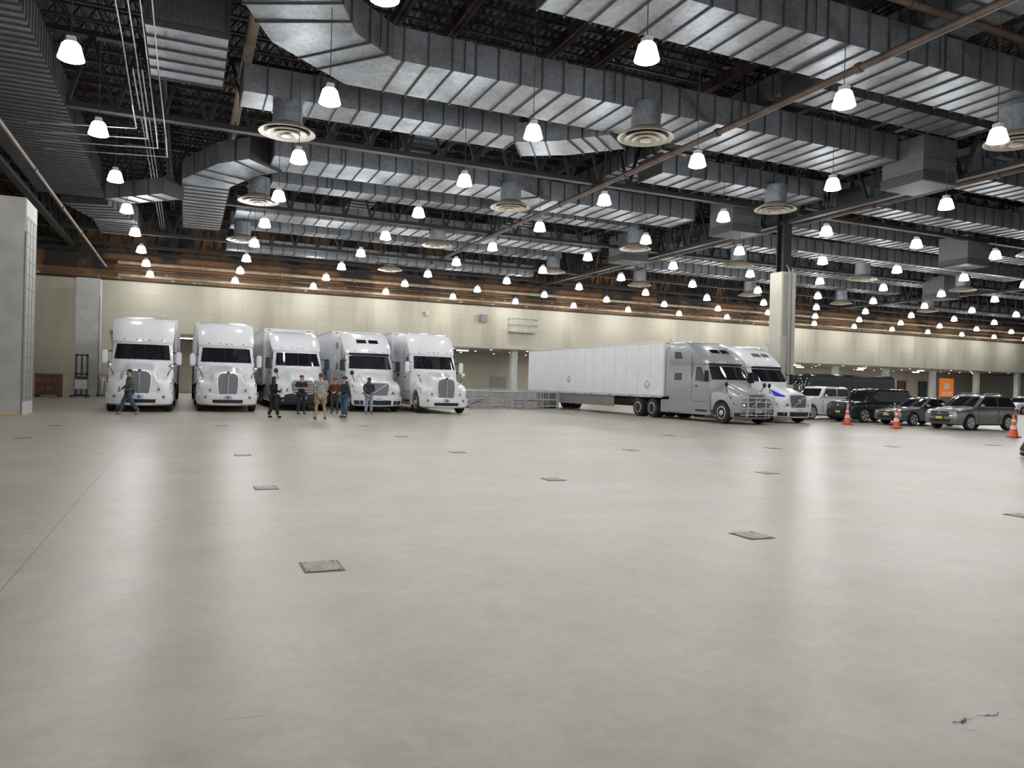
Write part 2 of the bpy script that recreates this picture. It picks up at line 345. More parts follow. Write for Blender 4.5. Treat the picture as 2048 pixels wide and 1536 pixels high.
# diffusers
t0=thing('ceiling_diffuser','large round beige ceiling air diffuser with concentric rings','air vent',(3.2,28.7,10.6),0,'round ceiling diffusers')
b=MB()
b.lathe([(.52,.34),(1.0,.05),(1.02,.0),(.97,.0),(.5,.28)],36,'z');obj('outer_ring',b.mesh('o',DIFF),t0)
obj('ring_gap',MB().lathe([(.9,.085),(.9,.09),(.1,.1),(.1,.09)],32,'z').mesh('o',BLACK),t0)
obj('middle_ring',MB().lathe([(.5,.12),(.74,.0),(.76,-.05),(.71,-.05),(.47,.06)],32,'z').mesh('o',DIFF),t0)
obj('inner_ring',MB().lathe([(.3,.06),(.48,-.04),(.50,-.09),(.45,-.09),(.27,.0)],28,'z').mesh('o',DIFF),t0)
obj('centre_cone',MB().lathe([(.03,.0),(.22,-.08),(.22,-.12),(.03,-.13)],20,'z').mesh('o',DIFF),t0)
obj('neck',MB().cyl((0,0,.28),(0,0,1.2),.53,28).cyl((0,0,.7),(0,0,.74),.56,28).mesh('n',GALV),t0)
cm=childmap()
for x,y in[(3.2,40.5),(3.2,52.6),(15,23),(15,35.3),(15,47.5),(15,60),(26.7,17.3),(26.7,29.1),(26.7,41.8),(26.7,53.8),(46.8,41.6),(35,54),(35,41.6),(58,54),(46.8,29),(46.8,54),(58,41.6),(70,54)]:
    copy_tree(t0,(x,y,10.2 if x>30 else 10.6),cm=cm)
t1=thing('hanging_ventilation_box','square galvanised ventilation box with dark louvred underside','air vent',(28.8,22.8,10.5),0,'hanging ventilation boxes')
obj('box_body',MB().box(-1,1,-1,1,.05,1.9).box(-1.03,1.03,-1.03,1.03,.9,.95).mesh('b',M('box_steel',(.14,.145,.15),.5,.5),smooth=False),t1)
obj('louvre',MB().box(-.98,.98,-.98,.98,0,.05).mesh('l',DARKGR),t1)
lv=MB()
for k in range(5): lv.box(-1.06,1.06,-1.06,1.06,.02+k*.09,.05+k*.09)
obj('louvre_blades',lv.mesh('l',SEAM,smooth=False),t1)['kind']='stuff'
cm=childmap()
for x,y in[(28.8,34.6),(28.8,46),(46,20.5),(46,33),(60,27),(60,45)]: copy_tree(t1,(x,y,9.9 if x>30 else 10.5),cm=cm)
# pipes
def pipe(path,r,mat,name,label,fl=True):
    c=Vector(path[0]);b=MB();P=[Vector(p)-c for p in path];b.tube(P,r,10)
    for q in P[1:-1]: b.sph(q,r*1.12)
    if fl:
        for i in range(len(P)-1):
            d=P[i+1]-P[i];n=int(d.length/6)
            for k in range(1,n): q=P[i]+d*(k/n);e=d.normalized()*.08;b.cyl(q-e,q+e,r*1.35,10)
    o=obj(name,b.mesh('pipe',mat),loc=tuple(c));return top(o,label,'pipe')
pipe([(18.2,10,11.3),(18.2,62,11.3)],.12,RUSTP,'sprinkler_pipe','long dull brown sprinkler pipe under the roof')
pipe([(1.8,12,13.4),(1.8,64,13.4)],.2,PIPE,'drain_pipe','thick tan insulated pipe along the roof')
pipe([(12,15.4,12.9),(40,15.4,12.9)],.11,RUSTP,'sprinkler_pipe','dull brown sprinkler pipe crossing the roof')
pipe([(24,12,11.2),(32,15,11.2),(32,60,11.2)],.13,RUSTP,'drain_pipe','dull brown pipe bending along the girder')
for k,(z,r) in enumerate([(9.25,.13),(9.7,.1),(10.2,.16)]):
    pipe([(-5,65.3-.2*k,z),(110,65.3-.2*k,z)],r,PIPE if k!=1 else RUSTP,'wall_pipe','long tan pipe running along the top of the wall')
pipe([(-5.2,12,8.9),(-5.2,58,8.9)],.09,RUSTP,'wall_pipe','brown pipe beside the side girder')
for k in range(4):
    x=-1.9+k*.28
    pipe([(x,10,11.2+.1*k),(x,24+k,11.2+.1*k),(x+.25,25+k,9.6),(x+.25,27+k,9.5),(-4.8,28+k,9.5)],.02,COND,'conduit','thin galvanised conduit bending down toward the side wall',False)
for k in range(3): pipe([(-2+k*.15,30,12.5),(-2+k*.15,62,12.5)],.03,COND,'conduit','thin galvanised conduit along the roof',False)
for k in range(3): pipe([(33,20+k*.2,10.3),(80,20+k*.2,10.3)],.035,COND,'conduit','long galvanised conduit crossing below the roof',False)
pipe([(33,34,9.9),(80,34,9.9)],.06,COND,'conduit','long galvanised conduit crossing below the roof',False)
# ------------------------------------------------------------ lamps
LE=M('lamp_glow',(.97,.99,1),.4,0,.02,4,emit=30);LE2=M('lamp_reflector_glow',(.93,.97,1),.3,0,.12,30,emit=9)
lt=thing('high_bay_lamp','white glowing bell-shaped high bay lamp on a cable','ceiling lamp',(-2.7,14.6,9.3),0,'high bay ceiling lamps')
rb=MB();rings=[]
for r,z in[(.16,.17),(.20,.13),(.235,.0),(.27,-.13),(.29,-.21)]:
    rings.append([((r*(1+.025*(i%2)))*math.cos(2*math.pi*i/28),(r*(1+.025*(i%2)))*math.sin(2*math.pi*i/28),z) for i in range(28)])
rb.loft(rings,cap=False)
obj('reflector',rb.mesh('r',LE2),lt)
obj('lens',MB().lathe([(.28,-.2),(.26,-.23),(.12,-.26),(.02,-.27)],20,'z').mesh('l',LE),lt)
obj('ballast_housing',MB().cyl((0,0,.15),(0,0,.21),.16,14).box(-.10,.10,-.12,.12,.21,.32).mesh('b',M('lamp_housing',(.6,.61,.61),.4,.2),bevel=.015),lt)
obj('suspension_cable',MB().cyl((0,0,.32),(0,0,6.1),.012,5).mesh('c',M('lamp_cable',(.06,.06,.06),.5,.3)),lt)
ld=bpy.data.lights.new('lamp_bulb','POINT');ld.energy=170;ld.shadow_soft_size=.22;ld.color=(1,.985,.965)
lo=bpy.data.objects.new('bulb',ld);COL.objects.link(lo);lo.parent=lt;lo.location=(0,0,-.52)
cm=childmap();nl=1
for i in range(18):
    for j in range(-3,9):
        x=-2.7+6.1*i;y=14.6+6.13*j
        q=proj(x,y,9.3);ok=False
        if q and abs(q[0])<1120 and q[1]>-830: ok=True
        if j<0 and i<5: ok=True
        if j in(0,1) and i<5: ok=True
        if i==0 and j==0: continue
        if ok: copy_tree(lt,(x,y,9.3),cm=cm);nl+=1
print('lamps',nl)
sl=thing('strip_light','long white fluorescent strip light under the low ceiling','ceiling lamp',(0,70,4.8),0,'strip lights in the rear opening')
obj('tube',MB().box(-.6,.6,-.06,.06,-.06,0).mesh('t',LE,bevel=.01),sl);obj('fixture',MB().box(-.65,.65,-.1,.1,0,.15).mesh('f',M('fixture_white',(.7,.7,.7),.5)),sl)
al=bpy.data.lights.new('strip','AREA');al.shape='RECTANGLE';al.size=1.2;al.size_y=.2;al.energy=135;al.color=(1,.98,.93)
ao=bpy.data.objects.new('bulb',al);COL.objects.link(ao);ao.parent=sl;ao.location=(0,0,-.09)
cm=childmap()
for i in list(range(1,20)):
    if i in(2,4,6): continue
    copy_tree(sl,(i*5.4-2,70 if i%2 else 75,4.8),cm=cm)
dl=thing('ceiling_downlight','small round white downlight under the low ceiling','ceiling lamp',(8,72.5,4.95),0,'downlights in the rear opening')
obj('trim_ring',MB().lathe([(.16,0),(.17,-.05),(.12,-.05),(.12,-.01)],16,'z').mesh('t',M('fixture_white',(.7,.7,.7))),dl);obj('bulb_lens',MB().lathe([(.115,-.02),(.115,-.045),(.02,-.05)],16,'z').mesh('l',LE),dl)
cm=childmap()
for i in range(1,26):
    for yy in(68.6,73,77.5): copy_tree(dl,(8+i*3.9,yy,4.95),cm=cm)
struct('window_1',MB().box(17.5,19.5,79.9,79.99,1.6,3.1,0).box(17.4,19.6,79.92,80,1.5,3.2,1).mesh('w',[GLASS,BLACK]))
for i,(x,c) in enumerate([(12.5,(.05,.05,.05)),(33,(.3,.3,.28)),(24,(.3,.3,.28)),(5,(.35,.34,.3)),(70,(.08,.08,.09)),(88,(.3,.3,.28))]):
    struct('door_%d'%(i+1),MB().box(x-1,x+1,79.92,80.0,0,2.4).box(x-.02,x+.02,79.9,79.93,.05,2.35).mesh('d',M('door_paint_%d'%i,c,.5)))
def poster(x,w,z0,z1,c,c2):
    t=thing('wall_poster','framed dark poster with coloured picture on the wall','poster',(x,79.9,0),0)
    obj('frame',MB().box(-w/2,w/2,-.04,.04,z0,z1).mesh('f',BLACK),t);obj('print',MB().box(-w/2+.1,w/2-.1,-.06,-.04,z0+.1,z1-.1).mesh('p',M('poster_'+str(x),c,.5,0,.9,1.5)),t)
poster(93,1.8,1.3,3.6,(.03,.07,.10),0);poster(98.5,1.8,1.3,3.6,(.09,.05,.045),0);poster(103,1.8,1.3,3.6,(.04,.07,.06),0)
og=M('orange_sign',(.9,.22,.03),.5,0,.03,2,emit=.25)
so=thing('hanging_sign','orange rectangular sign with small white house symbol','sign',(91.5,67.5,0),0)
obj('panel',MB().box(-1.3,1.3,-.04,.04,1.4,3.8).mesh('p',og),so)
obj('house_symbol',MB().prism([(-.5,-.06,2.4),(-.5,-.06,2.95),(0,-.06,3.35),(.5,-.06,2.95),(.5,-.06,2.4)],(0,.02,0)).box(-.9,.9,-.06,-.04,1.9,2.05).box(-.9,.9,-.06,-.04,1.65,1.75).mesh('h',M('sign_white',(.85,.8,.75),.5)),so)
obj('post',MB().box(-1.3,-1.2,-.04,.04,0,1.4).box(1.2,1.3,-.04,.04,0,1.4).mesh('p',ALU),so)
o=obj('wall_speaker',MB().box(-.35,.35,-.4,0,-.35,.35).box(-.3,.3,-.42,-.4,-.3,.3).mesh('s',M('speaker_grey',(.2,.2,.2),.5),bevel=.02),loc=(25.5,66,7.7));top(o,'small dark box fixed on the cream wall','speaker')
t=thing('wall_cage_platform','steel cage bracket platform fixed on the cream wall','platform',(29.5,65.9,6.6))
b=MB()
for x in(-1.4,-.7,0,.7,1.4): b.cyl((x,-.7,0),(x,-.7,1.2),.03,6)
for z in(0,.6,1.2): b.cyl((-1.4,-.7,z),(1.4,-.7,z),.03,6).cyl((-1.4,-.7,z),(-1.4,0,z),.03,6).cyl((1.4,-.7,z),(1.4,0,z),.03,6)
obj('guard_rail',b.mesh('g',COND),t);obj('deck_plate',MB().box(-1.4,1.4,-.7,.1,-.06,0).mesh('g',ALU),t)
for x,z in((-1.8,6.2),(20,7.8),(47,6.6),(60,7)):
    o=obj('wall_box',MB().box(-.2,.2,-.25,0,-.2,.2).cyl((0,-.25,0),(0,-.35,0),.1,10).mesh('s',M('box_cream',(.5,.48,.4),.5),bevel=.02),loc=(x,66,z));top(o,'small electrical box fixed on the cream wall','electrical box')
# floor hatches
hm=MB().box(-.165,.165,-.185,.185,0.001,.005,0).box(-.147,.147,-.167,.167,.005,.008,1)
for sx in(-1,1):
    for sy in(-1,1): hm.cyl((sx*.12,sy*.14,.008),(sx*.12,sy*.14,.011),.01,8,mi=0)
hm=hm.mesh('plate',[M('hatch_frame',(.12,.105,.09),.6,.1,.3,10),M('hatch_plate',(.24,.215,.18),.5,.1,.4,24)])
for i in range(-1,6):
    for j in range(0,5):
        x=1.1+4.65*i;y=6.5+4.88*j;q=proj(x,y,0)
        if q and abs(q[0])<1060 and not(i==-1 and j<3) and not(j==3 and i%2==0) and not(i==5 and j>2) and not(j==4 and i>1) and (i,j)!=(3,1):
            o=obj('floor_hatch',hm,loc=(x,y,0));top(o,'small rectangular dark metal utility hatch in the floor','floor hatch','floor utility hatches')
def crack(pts,w):
    b=MB();pts2=[]
    for i in range(len(pts)-1):
        for k in range(6):
            a=Vector(pts[i]).lerp(Vector(pts[i+1]),k/6);pts2.append(a+Vector((random.uniform(-1,1),random.uniform(-1,1)))*w*1.3)
    pts2.append(Vector(pts[-1]));top_=[];bot=[]
    for k,p in enumerate(pts2):
        ww=w*random.uniform(.15,1)*(math.sin(math.pi*(k+.3)/len(pts2)))
        top_.append((p.x,p.y+ww,.003));bot.append((p.x,p.y-ww,.003))
    b.loft([top_,bot],close=False);return b.mesh('crack',M('crack_dark',(.09,.08,.07),.9),norm=False,smooth=False)
for pts,w in(([(3.45,2.50),(3.55,2.475),(3.62,2.50)],.012),([(3.66,2.50),(3.74,2.47),(3.82,2.475)],.007),([(3.46,2.42),(3.51,2.38)],.004),([(.16,3.72),(.38,3.70)],.0025)):
    o=obj('floor_crack',crack(pts,w));top(o,'thin dark irregular crack in the concrete floor','crack','floor cracks')
# ------------------------------------------------------------ vehicles
def gs(s): return .45*s*s+.55*s**6
def pring(L,ns=12):
    z,w,f,c,b=L;p=[(w*s,f+c*gs(s),z) for s in[-1+2*i/ns for i in range(ns+1)]]
    m=(f+c+b)/2;r=min(.12,w*.3);return p+[(w,m,z),(w,b-r,z),(w-r,b,z),(-(w-r),b,z),(-w,b-r,z),(-w,m,z)]
def plan_loft(b,levels,mi=0,ns=12): return b.loft([pring(L,ns) for L in levels],mi)
def lat(levels,z):
    if z<=levels[0][0]:return levels[0]
    for a,b in zip(levels,levels[1:]):
        if a[0]<=z<=b[0]:
            t=(z-a[0])/max(1e-6,b[0]-a[0]);return tuple(a[i]+(b[i]-a[i])*t for i in range(5))
    return levels[-1]
def front_patch(b,levels,z0,z1,s0,s1,off=.02,nz=5,ns=14,s0t=None,mi=0,scen=0):
    rows=[]
    for k in range(nz+1):
        t=k/nz;z=z0+(z1-z0)*t;L=lat(levels,z);a=s0+(s0t-s0)*t if s0t is not None else s0;e=-a if s0t is not None and s1==-s0 else s1
        rows.append([(L[1]*s,L[2]+L[3]*gs(s)-off,z+off*.3) for s in[a+(e-a)*i/ns for i in range(ns+1)]])
    return b.loft(rows,mi,close=False)
def side_patch(b,levels,poly,sd,off=.012,mi=0,th=.03):
    P=[(sd*(lat(levels,z)[1]+off),y,z) for y,z in poly];Q=[(p[0]-sd*th,p[1],p[2]) for p in P];n=len(P)
    return b.add(P+Q,[tuple(range(n)),tuple(range(n,2*n))[::-1]]+[(i,(i+1)%n,n+(i+1)%n,n+i) for i in range(n)],mi)
def rear_patch(b,levels,z0,z1,w0,w1,off=.015,mi=0):
    a=lat(levels,z0);c=lat(levels,z1);return b.prism([(-w0,a[4]+off,z0),(w0,a[4]+off,z0),(w1,c[4]+off,z1),(-w1,c[4]+off,z1)],(0,-.03,0),mi)
def long_ring(y,half): return [(-x,y,z) for x,z in reversed(half)]+[(x,y,z) for x,z in half[1:]]
WM={}
def wheel_meshes(kind):
    if kind in WM:return WM[kind]
    if kind=='truck':
        T=MB().lathe([(.29,-.14),(.44,-.15),(.495,-.12),(.51,-.05),(.51,.05),(.495,.12),(.44,.15),(.29,.14)],36).mesh('tyre',RUB)
        r=MB().lathe([(.29,-.12),(.30,.15),(.27,.16),(.25,.1),(.16,.06),(.14,.12),(.10,.18),(.03,.19)],32)
        for k in range(10):
            a=2*math.pi*k/10;r.cyl((.03,.2*math.cos(a),.2*math.sin(a)),(.095,.2*math.cos(a),.2*math.sin(a)),.025,8,mi=1)
            r.cyl((.03,.13*math.cos(a+.3),.13*math.sin(a+.3)),(.12,.13*math.cos(a+.3),.13*math.sin(a+.3)),.014,6)
        R=r.mesh('rim',[RIM,BLACK])
    elif kind=='dual':
        T=MB().lathe([(.29,-.3),(.44,-.31),(.50,-.28),(.51,-.2),(.50,-.03),(.44,0),(.44,.01),(.495,.03),(.51,.1),(.51,.2),(.495,.27),(.44,.3),(.29,.29)],36).mesh('tyre',RUB)
        r=MB().lathe([(.29,-.2),(.30,.30),(.27,.31),(.25,.22),(.23,.1),(.15,.09),(.13,.18),(.12,.24),(.03,.25)],32)
        for k in range(10):
            a=2*math.pi*k/10;r.cyl((.05,.19*math.cos(a),.19*math.sin(a)),(.11,.19*math.cos(a),.19*math.sin(a)),.025,8,mi=1)
        R=r.mesh('rim',[RIM,BLACK])
    else:
        T=MB().lathe([(.24,-.1),(.31,-.115),(.345,-.08),(.35,0),(.345,.08),(.31,.115),(.24,.1)],32).mesh('tyre',RUB)
        r=MB().lathe([(.235,-.08),(.245,.118),(.228,.12),(.215,.06),(.03,.05)],28,mi=1)
        for k in range(5):
            for da in(-.16,.16):
                a=2*math.pi*k/5+da;c,s=math.cos(a),math.sin(a)
                r.loft([[(.05,.04*c-.026*s,.04*s+.026*c),(.05,.04*c+.026*s,.04*s-.026*c),(.12,.04*c+.026*s,.04*s-.026*c),(.12,.04*c-.026*s,.04*s+.026*c)],
                        [(.05,.235*c-.024*s,.235*s+.024*c),(.05,.235*c+.024*s,.235*s-.024*c),(.12,.235*c+.024*s,.235*s-.024*c),(.12,.235*c-.024*s,.235*s+.024*c)]])
        r.cyl((.03,0,0),(.128,0,0),.06,14)
        r.lathe([(.222,.1),(.222,.124),(.25,.124),(.25,.1)],28)
        R=r.mesh('rim',[RIM,BLACK])
    WM[kind]=(T,R);return WM[kind]
def wheel(par,x,y,z,kind,sc=1):
    T,R=wheel_meshes(kind);w=obj('wheel',T,par,(x,y,z),(0,0,0 if x>0 else math.pi));w.scale=(sc,sc,sc);obj('rim',R,w);return w
def outline(b,poly,y,th,ymul=0,z0=0,mi=0,inner=None):
    full=[(-x,z) for x,z in reversed(poly)]+[(x,z) for x,z in poly]
    P=[(x,y+(z-z0)*ymul+.15*x*x,z) for x,z in full];return b.prism(P,(0,th,0),mi)
def tractor(kind,paint,label,loc,group=None):
    T=thing('semi_truck',label,'truck',loc,0,group)
    if kind=='K': LV=[(.55,1.17,1.95,.2,5.5),(1.1,1.2,1.9,.25,5.5),(2.02,1.2,1.78,.45,5.5),(2.12,1.19,1.8,.45,5.5),(2.82,1.14,2.3,.34,5.5),(2.92,1.16,2.28,.32,5.5),(3.1,1.19,2.36,.32,5.5),(3.5,1.2,2.66,.34,5.5),(3.78,1.19,2.9,.34,5.5),(3.92,1.15,3.15,.32,5.48),(3.98,1.09,3.35,.3,5.45),(4.01,.98,3.6,.25,5.4)];zt0,zt1=1.66,2.08
    elif kind=='V': LV=[(.55,1.17,1.95,.2,5.5),(1.1,1.2,1.9,.25,5.5),(1.95,1.2,1.75,.45,5.5),(2.05,1.19,1.78,.45,5.5),(2.75,1.14,2.3,.36,5.5),(2.85,1.16,2.25,.36,5.5),(3.05,1.19,2.4,.34,5.5),(3.35,1.2,2.75,.36,5.5),(3.65,1.19,3.2,.38,5.5),(3.86,1.15,3.6,.34,5.48),(3.95,1.09,3.9,.3,5.45),(3.99,.98,4.2,.2,5.4)];zt0,zt1=1.45,2.02
    else: LV=[(.55,1.17,1.95,.2,5.4),(1.1,1.2,1.9,.25,5.4),(2.0,1.18,1.78,.42,5.4),(2.1,1.17,1.8,.42,5.4),(2.78,1.1,2.35,.36,5.4),(2.9,1.14,2.35,.38,5.4),(3.1,1.18,2.6,.42,5.4),(3.4,1.2,3.0,.48,5.4),(3.65,1.18,3.5,.5,5.4),(3.82,1.12,3.95,.4,5.35),(3.88,.98,4.3,.3,5.3)];zt0,zt1=1.52,2.06
    obj('cab',plan_loft(MB(),LV).mesh('cab',paint,ang=30),T)
    rings=[]
    ys=[.15,.2,.28,.38,.5]+[.55+.06*k for k in range(24)]
    for y in ys:
        t=(y-.15)/1.78;k=min(1,.45+.6*math.sqrt(max(0,(y-.15)/.65))) if y<.8 else 1
        zt=zt0+(zt1-zt0)*t**.9-(.10 if y<=.15 else .03 if y<=.2 else 0)
        zs=1.2+.34*min(1,t*1.5)
        dy=y-1.2;zb=.62
        if abs(dy)<.62: zb=max(.62,.5+math.sqrt(.62**2-dy*dy))
        hs=[(0,zt),(.28,zt-.012),(.48,zt-.04),(.60,zt-.12),(.66,zt-.24),(.74,max(zs+.05,zt-.42)),(1.0,zs),(1.15,zs-.08),(1.21,zs-.24),(1.22,zb)]
        hs=[(x if x<.5 else .5+(x-.5)*k,z) for x,z in hs]
        hs[-2]=(hs[-2][0],max(hs[-2][1],zb+.03))
        rings.append(long_ring(y,hs))
    obj('hood',MB().loft(rings).mesh('hood',paint,ang=34),T)
    BL=[(.27,1.05,.1,.5,.62),(.34,1.18,.03,.5,.62),(.55,1.22,0,.5,.62),(.74,1.21,.03,.5,.62),(.80,1.16,.1,.5,.62)]
    obj('bumper',plan_loft(MB(),BL).mesh('b',paint if kind!='I' else BLACK),T)
    obj('bumper_gap',plan_loft(MB(),[(.79,1.12,.12,.5,.6),(.835,1.13,.12,.5,.6)]).mesh('g',BLACK),T)
    bb=MB()
    if kind=='K': front_patch(bb,BL,.38,.52,-.5,.5,.012,3,10)
    elif kind=='V': front_patch(bb,BL,.34,.56,-.5,.5,.012,3,10)
    else: front_patch(bb,BL,.4,.55,-.4,.4,.012,3,10)
    obj('air_intake',bb.mesh('i',BLACK,norm=False),T)
    if kind=='V':
        for s0 in(-.93,.6): obj('air_intake',front_patch(MB(),BL,.36,.54,s0,s0+.33,.012,2,6).mesh('i',BLACK,norm=False),T)
    for sd in(-1,1):
        L=lat(BL,.5);obj('fog_lamp',MB().cyl((sd*.88,L[2]+L[3]*gs(.74)-.03,.62 if kind=='K' else .47),(sd*.88,L[2]+.45,.62 if kind=='K' else .47),.065,14).mesh('f',HEAD),T)
    obj('licence_plate',MB().box(-.16,.16,-.03,-.015,.55,.70).mesh('p',M('plate_white',(.55,.58,.65),.4)),T)
    if kind=='K':
        star=[];
        for k in range(10):
            a=math.pi/2+k*math.pi/5;r=.085 if k%2==0 else .037;star.append((r*math.cos(a),-.045,.625+r*math.sin(a)))
        obj('star_emblem',MB().prism(star,(0,.014,0)).mesh('st',M('star_blue',(.03,.08,.4),.4)),T)
    if kind=='K':
        go=[(0,1.70),(.25,1.69),(.38,1.62),(.45,1.46),(.44,1.1),(.40,.8),(.34,.70),(0,.68)];gi=[(0,1.65),(.23,1.64),(.345,1.58),(.405,1.44),(.395,1.1),(.36,.83),(.31,.74),(0,.72)]
    elif kind=='V':
        go=[(0,1.44),(.46,1.42),(.54,1.34),(.52,1.0),(.46,.76),(0,.74)];gi=[(0,1.39),(.43,1.38),(.49,1.3),(.475,1.0),(.42,.81),(0,.80)]
    else:
        go=[(0,1.46),(.42,1.44),(.55,1.3),(.53,1.0),(.44,.78),(0,.76)];gi=[(0,1.42),(.39,1.4),(.51,1.28),(.49,1.0),(.41,.82),(0,.81)]
    obj('grille_frame',outline(MB(),go,.06,.2,.07,.7).mesh('gf',CHROME if kind!='I' else paint,bevel=.01),T)
    obj('grille',outline(MB(),gi,.045,.1,.07,.7).mesh('g',GRILLE),T)
    yg=lambda z:.035+(z-.7)*.07
    if kind=='K':
        obj('grille_bar',MB().box(-.022,.022,.015,.12,.72,1.62).mesh('gb',CHROME),T)
        obj('emblem',MB().prism([(-.05,yg(1.7)-.04,1.72),(.05,yg(1.7)-.04,1.72),(.05,yg(1.7)-.04,1.65),(0,yg(1.7)-.04,1.60),(-.05,yg(1.7)-.04,1.65)],(0,.05,0)).mesh('e',M('emblem_dark_red',(.16,.03,.03),.3,.3)),T)
    elif kind=='V':
        obj('grille_bar',MB().prism([(-.42,yg(.85)-.03,.84),(-.36,yg(.85)-.03,.82),(.42,yg(1.3)-.03,1.33),(.36,yg(1.3)-.03,1.36)],(0,.03,0)).mesh('gb',CHROME),T)
        e=MB();n=20
        for k in range(n):
            a=2*math.pi*k/n;c=2*math.pi*(k+1)/n;e.cyl((.09*math.cos(a),yg(1.1)-.04,1.09+.09*math.sin(a)),(.09*math.cos(c),yg(1.1)-.04,1.09+.09*math.sin(c)),.014,6)
        obj('emblem',e.mesh('e',CHROME),T)
    else:
        for z in(.92,1.04,1.16,1.28): obj('grille_bar',MB().box(-.47,.47,.02,.1,z-.015,z+.015).mesh('gb',ALU),T)
        obj('emblem',MB().prism([(-.05,.015,1.37),(.05,.015,1.37),(0,.015,1.29)],(0,.03,0)).mesh('e',M('emblem_orange',(.5,.2,.05),.4)),T)
    for sd in(-1,1):
        if kind=='K': P=[(.66,.17,.88),(.98,.33,.86),(1.15,.58,.98),(1.17,.70,1.22),(.92,.42,1.16),(.72,.24,1.06)]
        elif kind=='V': P=[(.62,.14,.88),(.95,.28,.86),(1.12,.5,.92),(1.18,.76,1.28),(1.0,.52,1.22),(.70,.26,1.06)]
        else: P=[(.66,.17,.9),(1.0,.33,.88),(1.16,.58,1.0),(1.17,.70,1.18),(.92,.42,1.16),(.68,.24,1.12)]
        P=[(sd*x,y-.08,z) for x,y,z in P];n=len(P);cx=sum(p[0] for p in P)/n,sum(p[1] for p in P)/n-.03,sum(p[2] for p in P)/n
        h=MB().add(P+[cx]+[(p[0]*.97,p[1]+.2,p[2]) for p in P],[(i,(i+1)%n,n) for i in range(n)]+[(i,(i+1)%n,n+1+(i+1)%n,n+1+i) for i in range(n)])
        hl=obj('headlight',h.mesh('h',HEAD),T)
        obj('headlight_bulb',MB().sph((cx[0]-sd*.08,cx[1]-.06,cx[2]-.03),.075,10,6,sc=(1,.6,1)).mesh('hb',RIM),hl)
        obj('turn_signal',MB().box(sd*1.19-.03,sd*1.19+.03,.78,.9,1.16,1.22).mesh('ts',AMBER,bevel=.01),T)
    z0,z1=(2.14,2.78) if kind=='K' else(2.07,2.71) if kind=='V' else(2.12,2.74)
    obj('windshield',front_patch(MB(),LV,z0,z1,-.90,.90,.02,5,16,s0t=-.87).mesh('ws',GLASS,norm=False),T)
    for sx in(-.5,.3):
        L=lat(LV,z0+.05);obj('wiper',MB().cyl((sx,L[2]-.05,z0-.02),(sx+.42,lat(LV,z0+.3)[2]-.0,z0+.27),.014,5).mesh('w',BLACK),T)
    if kind=='I': obj('centre_pillar',front_patch(MB(),LV,z0,z1,-.012,.012,.03,3,2).mesh('cp',BLACK,norm=False),T)
    for s in(-.62,-.2,0,.2,.62):
        z=2.98 if kind!='V' else 2.93;L=lat(LV,z);obj('marker_light',MB().sph((L[1]*s,L[2]+L[3]*gs(s)-.0,z),.035,8,5,sc=(1.4,.8,.7)).mesh('m',AMBER),T)
    if kind=='V':
        for a in(-.46,.05): obj('roof_window',front_patch(MB(),LV,3.38,3.56,a,a+.41,.02,3,6).mesh('rw',GLASS,norm=False),T)
        obj('sun_visor',front_patch(MB(),LV,2.72,2.84,-.88,.88,.07,2,14).mesh('sv',BLACK,norm=False),T)
    for sd in(-1,1):
        zz=z1;D=[(2.22,1.0),(3.32,1.0),(3.32,zz+.05),(2.75,zz+.05),(2.28,z0)]
        obj('door_gap',side_patch(MB(),LV,[(2.19,.97),(3.35,.97),(3.35,zz+.08),(2.73,zz+.08),(2.25,z0)],sd,.005).mesh('dg',M('gap_grey',(.12,.12,.13),.6)),T)
        dr=obj('door',side_patch(MB(),LV,D,sd,.014).mesh('d',paint,bevel=.008),T)
        obj('side_window',side_patch(MB(),LV,[(2.42,z0+.02),(2.5,z0-.12),(3.2,z0-.05),(3.2,zz-.02),(2.82,zz-.02)],sd,.025).mesh('sw',GLASS),dr)
        obj('door_handle',MB().box(sd*1.2-.035,sd*1.2+.035,3.02,3.2,1.72,1.78).mesh('dh',BLACK,bevel=.01),dr)
        if kind=='V':
            obj('sleeper_window',side_patch(MB(),LV,[(4.35,z0-.05),(4.95,z0-.05),(4.95,z0+.32),(4.35,z0+.32)],sd,.02).mesh('s',GLASS,bevel=.01),T)
            obj('sleeper_window',side_patch(MB(),LV,[(4.3,3.12),(4.95,3.12),(4.95,3.46),(4.45,3.46)],sd,.02).mesh('s',GLASS,bevel=.01),T)
        obj('luggage_door',side_patch(MB(),LV,[(3.9,.95),(4.7,.95),(4.7,1.65),(3.9,1.65)],sd,.01).mesh('l',paint,bevel=.006),T)
        obj('body_seam',side_patch(MB(),LV,[(3.5,1.0),(3.53,1.0),(3.53,3.3),(3.5,3.3)],sd,.006).mesh('l',MATS['gap_grey']),T)
        sk=MB().loft([[(sd*1.22,y,z) for z in(.34,1.0)]+[(sd*.9,y,1.02),(sd*.95,y,.34)] for y in(2.0,3.2,4.4,6.1)])
        fr=obj('side_fairing',sk.mesh('sk',paint,bevel=.03),T)
        for yy in(2.45,2.9): obj('step',MB().box(sd*1.21-.02,sd*1.21+.02,yy-.22,yy+.22,.5,.6).mesh('st',BLACK),fr)
        obj('fairing_trim',MB().box(sd*1.225-.006,sd*1.225+.006,3.3,6.0,.38,.45).mesh('t',CHROME),fr)
        obj('roof_extender',side_patch(MB(),LV,[(5.4,1.2),(5.72,1.2),(5.72,3.75),(5.4,3.85)],sd,-.02,th=.03).mesh('x',paint),T)
        mr=obj('mirror',MB().box(sd*1.40-.11,sd*1.40+.11,2.02,2.14,1.95,2.5).mesh('m',paint if kind=='K' else BLACK,bevel=.04),T)
